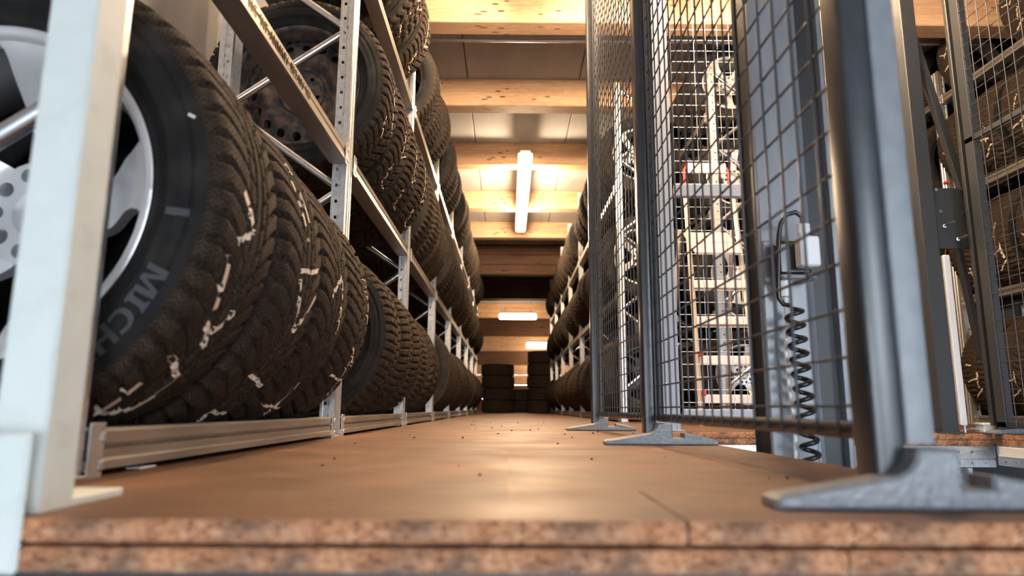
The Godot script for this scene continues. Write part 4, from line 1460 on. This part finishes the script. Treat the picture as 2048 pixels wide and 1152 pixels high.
	part(ms, "web", boxat(-0.055, -0.040, 0.0, 5.2, 0.012, 0.09, 0.002), M.mast_shade)
	part(ms, "side_channel", boxat(0.062, 0.108, 0.0, 5.2, 0.022, 0.09, 0.002), M.mast_shade)
	part(ms, "guide_strip", boxat(0.106, 0.117, 0.0, 5.2, 0.0, 0.06, 0.001), M.mast_paint)
	part(ms, "back_flange", boxat(-0.059, 0.110, 0.0, 5.2, 0.09, 0.102, 0.002), M.mast_shade)
	# plug box with connector, on the mast
	var pb := thing("plug_box", "grey socket box with white connector on the front of the lift mast", "socket", P(0.622, 0.405, 1.5))
	part(pb, "back_plate", boxat(-0.052, 0.030, -0.045, 0.055, -0.006, -0.0005, 0.002), M.grey_plastic)
	part(pb, "housing", boxat(-0.040, 0.040, -0.036, 0.045, -0.05, -0.006, 0.010), M.black_plastic)
	part(pb, "lid", boxat(-0.034, 0.044, -0.044, -0.032, -0.058, -0.008, 0.004), M.grey_plastic)
	part(pb, "connector", boxat(0.000, 0.042, -0.020, 0.046, -0.085, -0.05, 0.004), M.white_plastic)
	st = ST()
	tube(st, [Vector3(0.016, 0.046, 0.066), Vector3(0.016, 0.056, 0.066)], 0.012, 16)
	tube(st, [Vector3(0.016, 0.056, 0.066), Vector3(0.016, 0.068, 0.066), Vector3(0.016, 0.075, 0.066)], 0.0135, 16)
	part(pb, "cable_gland", done(st), M.white_plastic)
	st = ST()
	tube(st, [Vector3(-0.018, -0.044, 0.03), Vector3(-0.018, -0.052, 0.03)], 0.016, 16)
	tube(st, [Vector3(-0.018, -0.052, 0.03), Vector3(-0.018, -0.078, 0.03)], 0.0135, 16)
	part(pb, "lower_gland", done(st), M.white_plastic)
	for q in [[-0.046, 0.046], [-0.046, -0.036]]:
		st = ST()
		tube(st, [Vector3(q[0], q[1], 0.0), Vector3(q[0], q[1], 0.009)], 0.005, 8)
		part(pb, "screw", done(st), M.cable_grey)
	# white supply hose hanging from the lower gland
	var hs := thing("hose", "thin white hose hanging behind the coiled black cable", "hose", P(0.604, 0.326, 1.47))
	st = ST()
	var hp := []
	for q in [[0.0, 0.0], [0.0, -0.06], [-0.006, -0.12], [-0.004, -0.20], [0.003, -0.28], [0.0, -0.34], [-0.008, -0.42], [-0.012, -0.6], [-0.012, -2.9]]:
		hp.append(Vector3(q[0], q[1], 0.0))
	tube(st, hp, 0.0042, 8)
	part(hs, "hose_run", done(st), M.white_plastic)
	# spiral cable
	var cb := thing("spiral_cable", "black spiral cable hanging in front of the lift mast", "cable", P(0.62, 0.30, 1.44))
	st = ST()
	tube(st, [Vector3(0.018, 0.178, 0.006), Vector3(0.014, 0.196, 0.012), Vector3(0.0, 0.206, 0.014), Vector3(-0.020, 0.200, 0.014), Vector3(-0.034, 0.180, 0.014), Vector3(-0.040, 0.150, 0.014), Vector3(-0.043, 0.10, 0.012), Vector3(-0.046, 0.045, 0.010), Vector3(-0.046, 0.018, 0.010), Vector3(-0.038, 0.004, 0.012), Vector3(-0.024, 0.0, 0.018)], 0.0052, 10)
	part(cb, "straight_end", done(st), M.black_plastic)
	st = ST()
	var pts := []
	for i in 430:
		var a := i * TAU / 16.0
		var tt := i / 430.0
		pts.append(Vector3(-0.012 + 0.024 * tt * 1.6 + cos(a - PI * 0.5) * 0.0165, -0.80 * tt, sin(a - PI * 0.5) * 0.0165))
	tube(st, pts, 0.0052, 8)
	part(cb, "coil", done(st), M.black_plastic)

# ================= ladder =================
func build_ladder():
	var o := thing("step_ladder", "pale aluminium step ladder with red end caps behind the lift gate", "ladder", P(1.13, 0, 3.6))
	var st := ST()
	var xl := -0.150
	for q in [[xl, xl + 0.012], [0.155, 0.128]]:
		st = ST()
		tube(st, [Vector3(q[0], 0.0, 0.09), Vector3(q[1], 1.32, -0.10)], 0.014, 4)
		part(o, "stile", done(st), M.ladder_alloy)
	for q in [[xl - 0.03, xl], [0.175, 0.150]]:
		st = ST()
		tube(st, [Vector3(q[0], 0.0, -0.55), Vector3(q[1], 1.10, -0.20)], 0.013, 4)
		part(o, "rear_leg", done(st), M.ladder_alloy)
	for k in 4:
		var y: float = [0.135, 0.335, 0.545, 0.745][k]
		var zz: float = 0.09 - 0.144 * y
		st = ST()
		box(st, Vector3(0.29, 0.042, 0.09), Transform3D(Basis(), Vector3(0.003, y, zz - 0.02)), 0.003)
		var sp := part(o, "step", done(st), M.ladder_alloy)
		st = ST()
		for i in 5:
			box(st, Vector3(0.28, 0.003, 0.006), Transform3D(Basis(), Vector3(0.003, y + 0.0222, zz + 0.012 - i * 0.016)), 0.001)
		part(sp, "grip_rib", done(st), M.ladder_alloy)
		if k < 2:
			part(o, "end_cap", box_mesh(Vector3(0.022, 0.026, 0.032), 0.004), M.red_plastic, Transform3D(Basis(), Vector3(xl + 0.012, y + 0.03, zz + 0.03)))
	# chequered platform seen from below
	st = ST()
	box(st, Vector3(0.26, 0.008, 0.30), Transform3D(Basis(Vector3.RIGHT, 0.62), Vector3(-0.002, 1.0, -0.10)), 0.002)
	var pl := part(o, "platform", done(st), M.ladder_alloy)
	st = ST()
	for i in 9:
		for j in 10:
			var s := 1.0 if (i + j) % 2 else -1.0
			box(st, Vector3(0.020, 0.003, 0.006), Transform3D(Basis(Vector3.RIGHT, 0.62) * Basis(Vector3.UP, s * 0.7), Vector3(-0.002, 1.0, -0.10) + Basis(Vector3.RIGHT, 0.62) * Vector3(-0.115 + i * 0.0285, -0.005, -0.135 + j * 0.03)), 0.001)
	var bm := part(pl, "grip_pattern", done(st), M.ladder_alloy)
	bm.set_meta("kind", "stuff")
	# guard with the red top frame
	st = ST()
	tube(st, [Vector3(-0.135, 1.26, -0.1), Vector3(-0.135, 1.43, -0.12), Vector3(-0.115, 1.458, -0.12), Vector3(0.095, 1.458, -0.12), Vector3(0.115, 1.43, -0.12), Vector3(0.120, 1.26, -0.1)], 0.009, 8)
	part(o, "guard_rail", done(st), M.red_plastic)
	part(o, "guard_panel", boxat(-0.118, 0.100, 1.405, 1.465, 0.095, 0.112, 0.004), M.ladder_alloy)

# ================= pale column =================
func build_pale_column():
	var o := thing("column", "pale grey-green painted steel column at the near corner of the floor", "column", P(-0.388, 0.0, 0.578))
	part(o, "column_body", boxat(-0.0215, 0.0215, 0.004, 2.4, -0.023, 0.023, 0.0025), M.pale_paint)
	part(o, "lower_plate", boxat(-0.10, 0.0245, -0.040, 0.064, -0.0450, -0.0385, 0.004), M.pale_paint)
	part(o, "plate_arm", boxat(-0.09, 0.014, 0.010, 0.060, -0.0385, -0.023, 0.001), M.pale_paint)
	part(o, "foot_flange", boxat(-0.022, 0.0215, 0.0, 0.0075, -0.022, 0.098, 0.001), M.pale_paint)

# ================= crumbs and other small things =================
func build_small():
	var st := ST()
	var r := RandomNumberGenerator.new()
	r.seed = 5
	for i in 46:
		var d := 0.75 + pow(r.randf(), 1.3) * 4.0
		var x := r.randf_range(-0.46, 0.46)
		var s := r.randf_range(0.0010, 0.0028) * (1.0 if d < 1.4 else 1.5)
		box(st, Vector3(s * 1.6, s, s * 1.3), Transform3D(Basis(Vector3.UP, r.randf() * TAU), P(x, s * 0.45, d)), s * 0.3)
	var o := MeshInstance3D.new()
	o.name = "dirt_crumbs"
	o.mesh = done(st)
	o.material_override = M.sidewall_rubber
	add_child(o)
	o.set_meta("kind", "stuff")
	o.set_meta("label", "small dark crumbs of dirt scattered on the chipboard floor")
	o.set_meta("category", "dirt")
	var t := thing("paper_tag", "small pale scrap of card under the first bottom rail", "scrap", P(-0.50, 0.0, 0.97))
	part(t, "card", boxat(-0.015, 0.006, 0.0002, 0.003, -0.02, 0.02, 0.0005), M.white_paint)
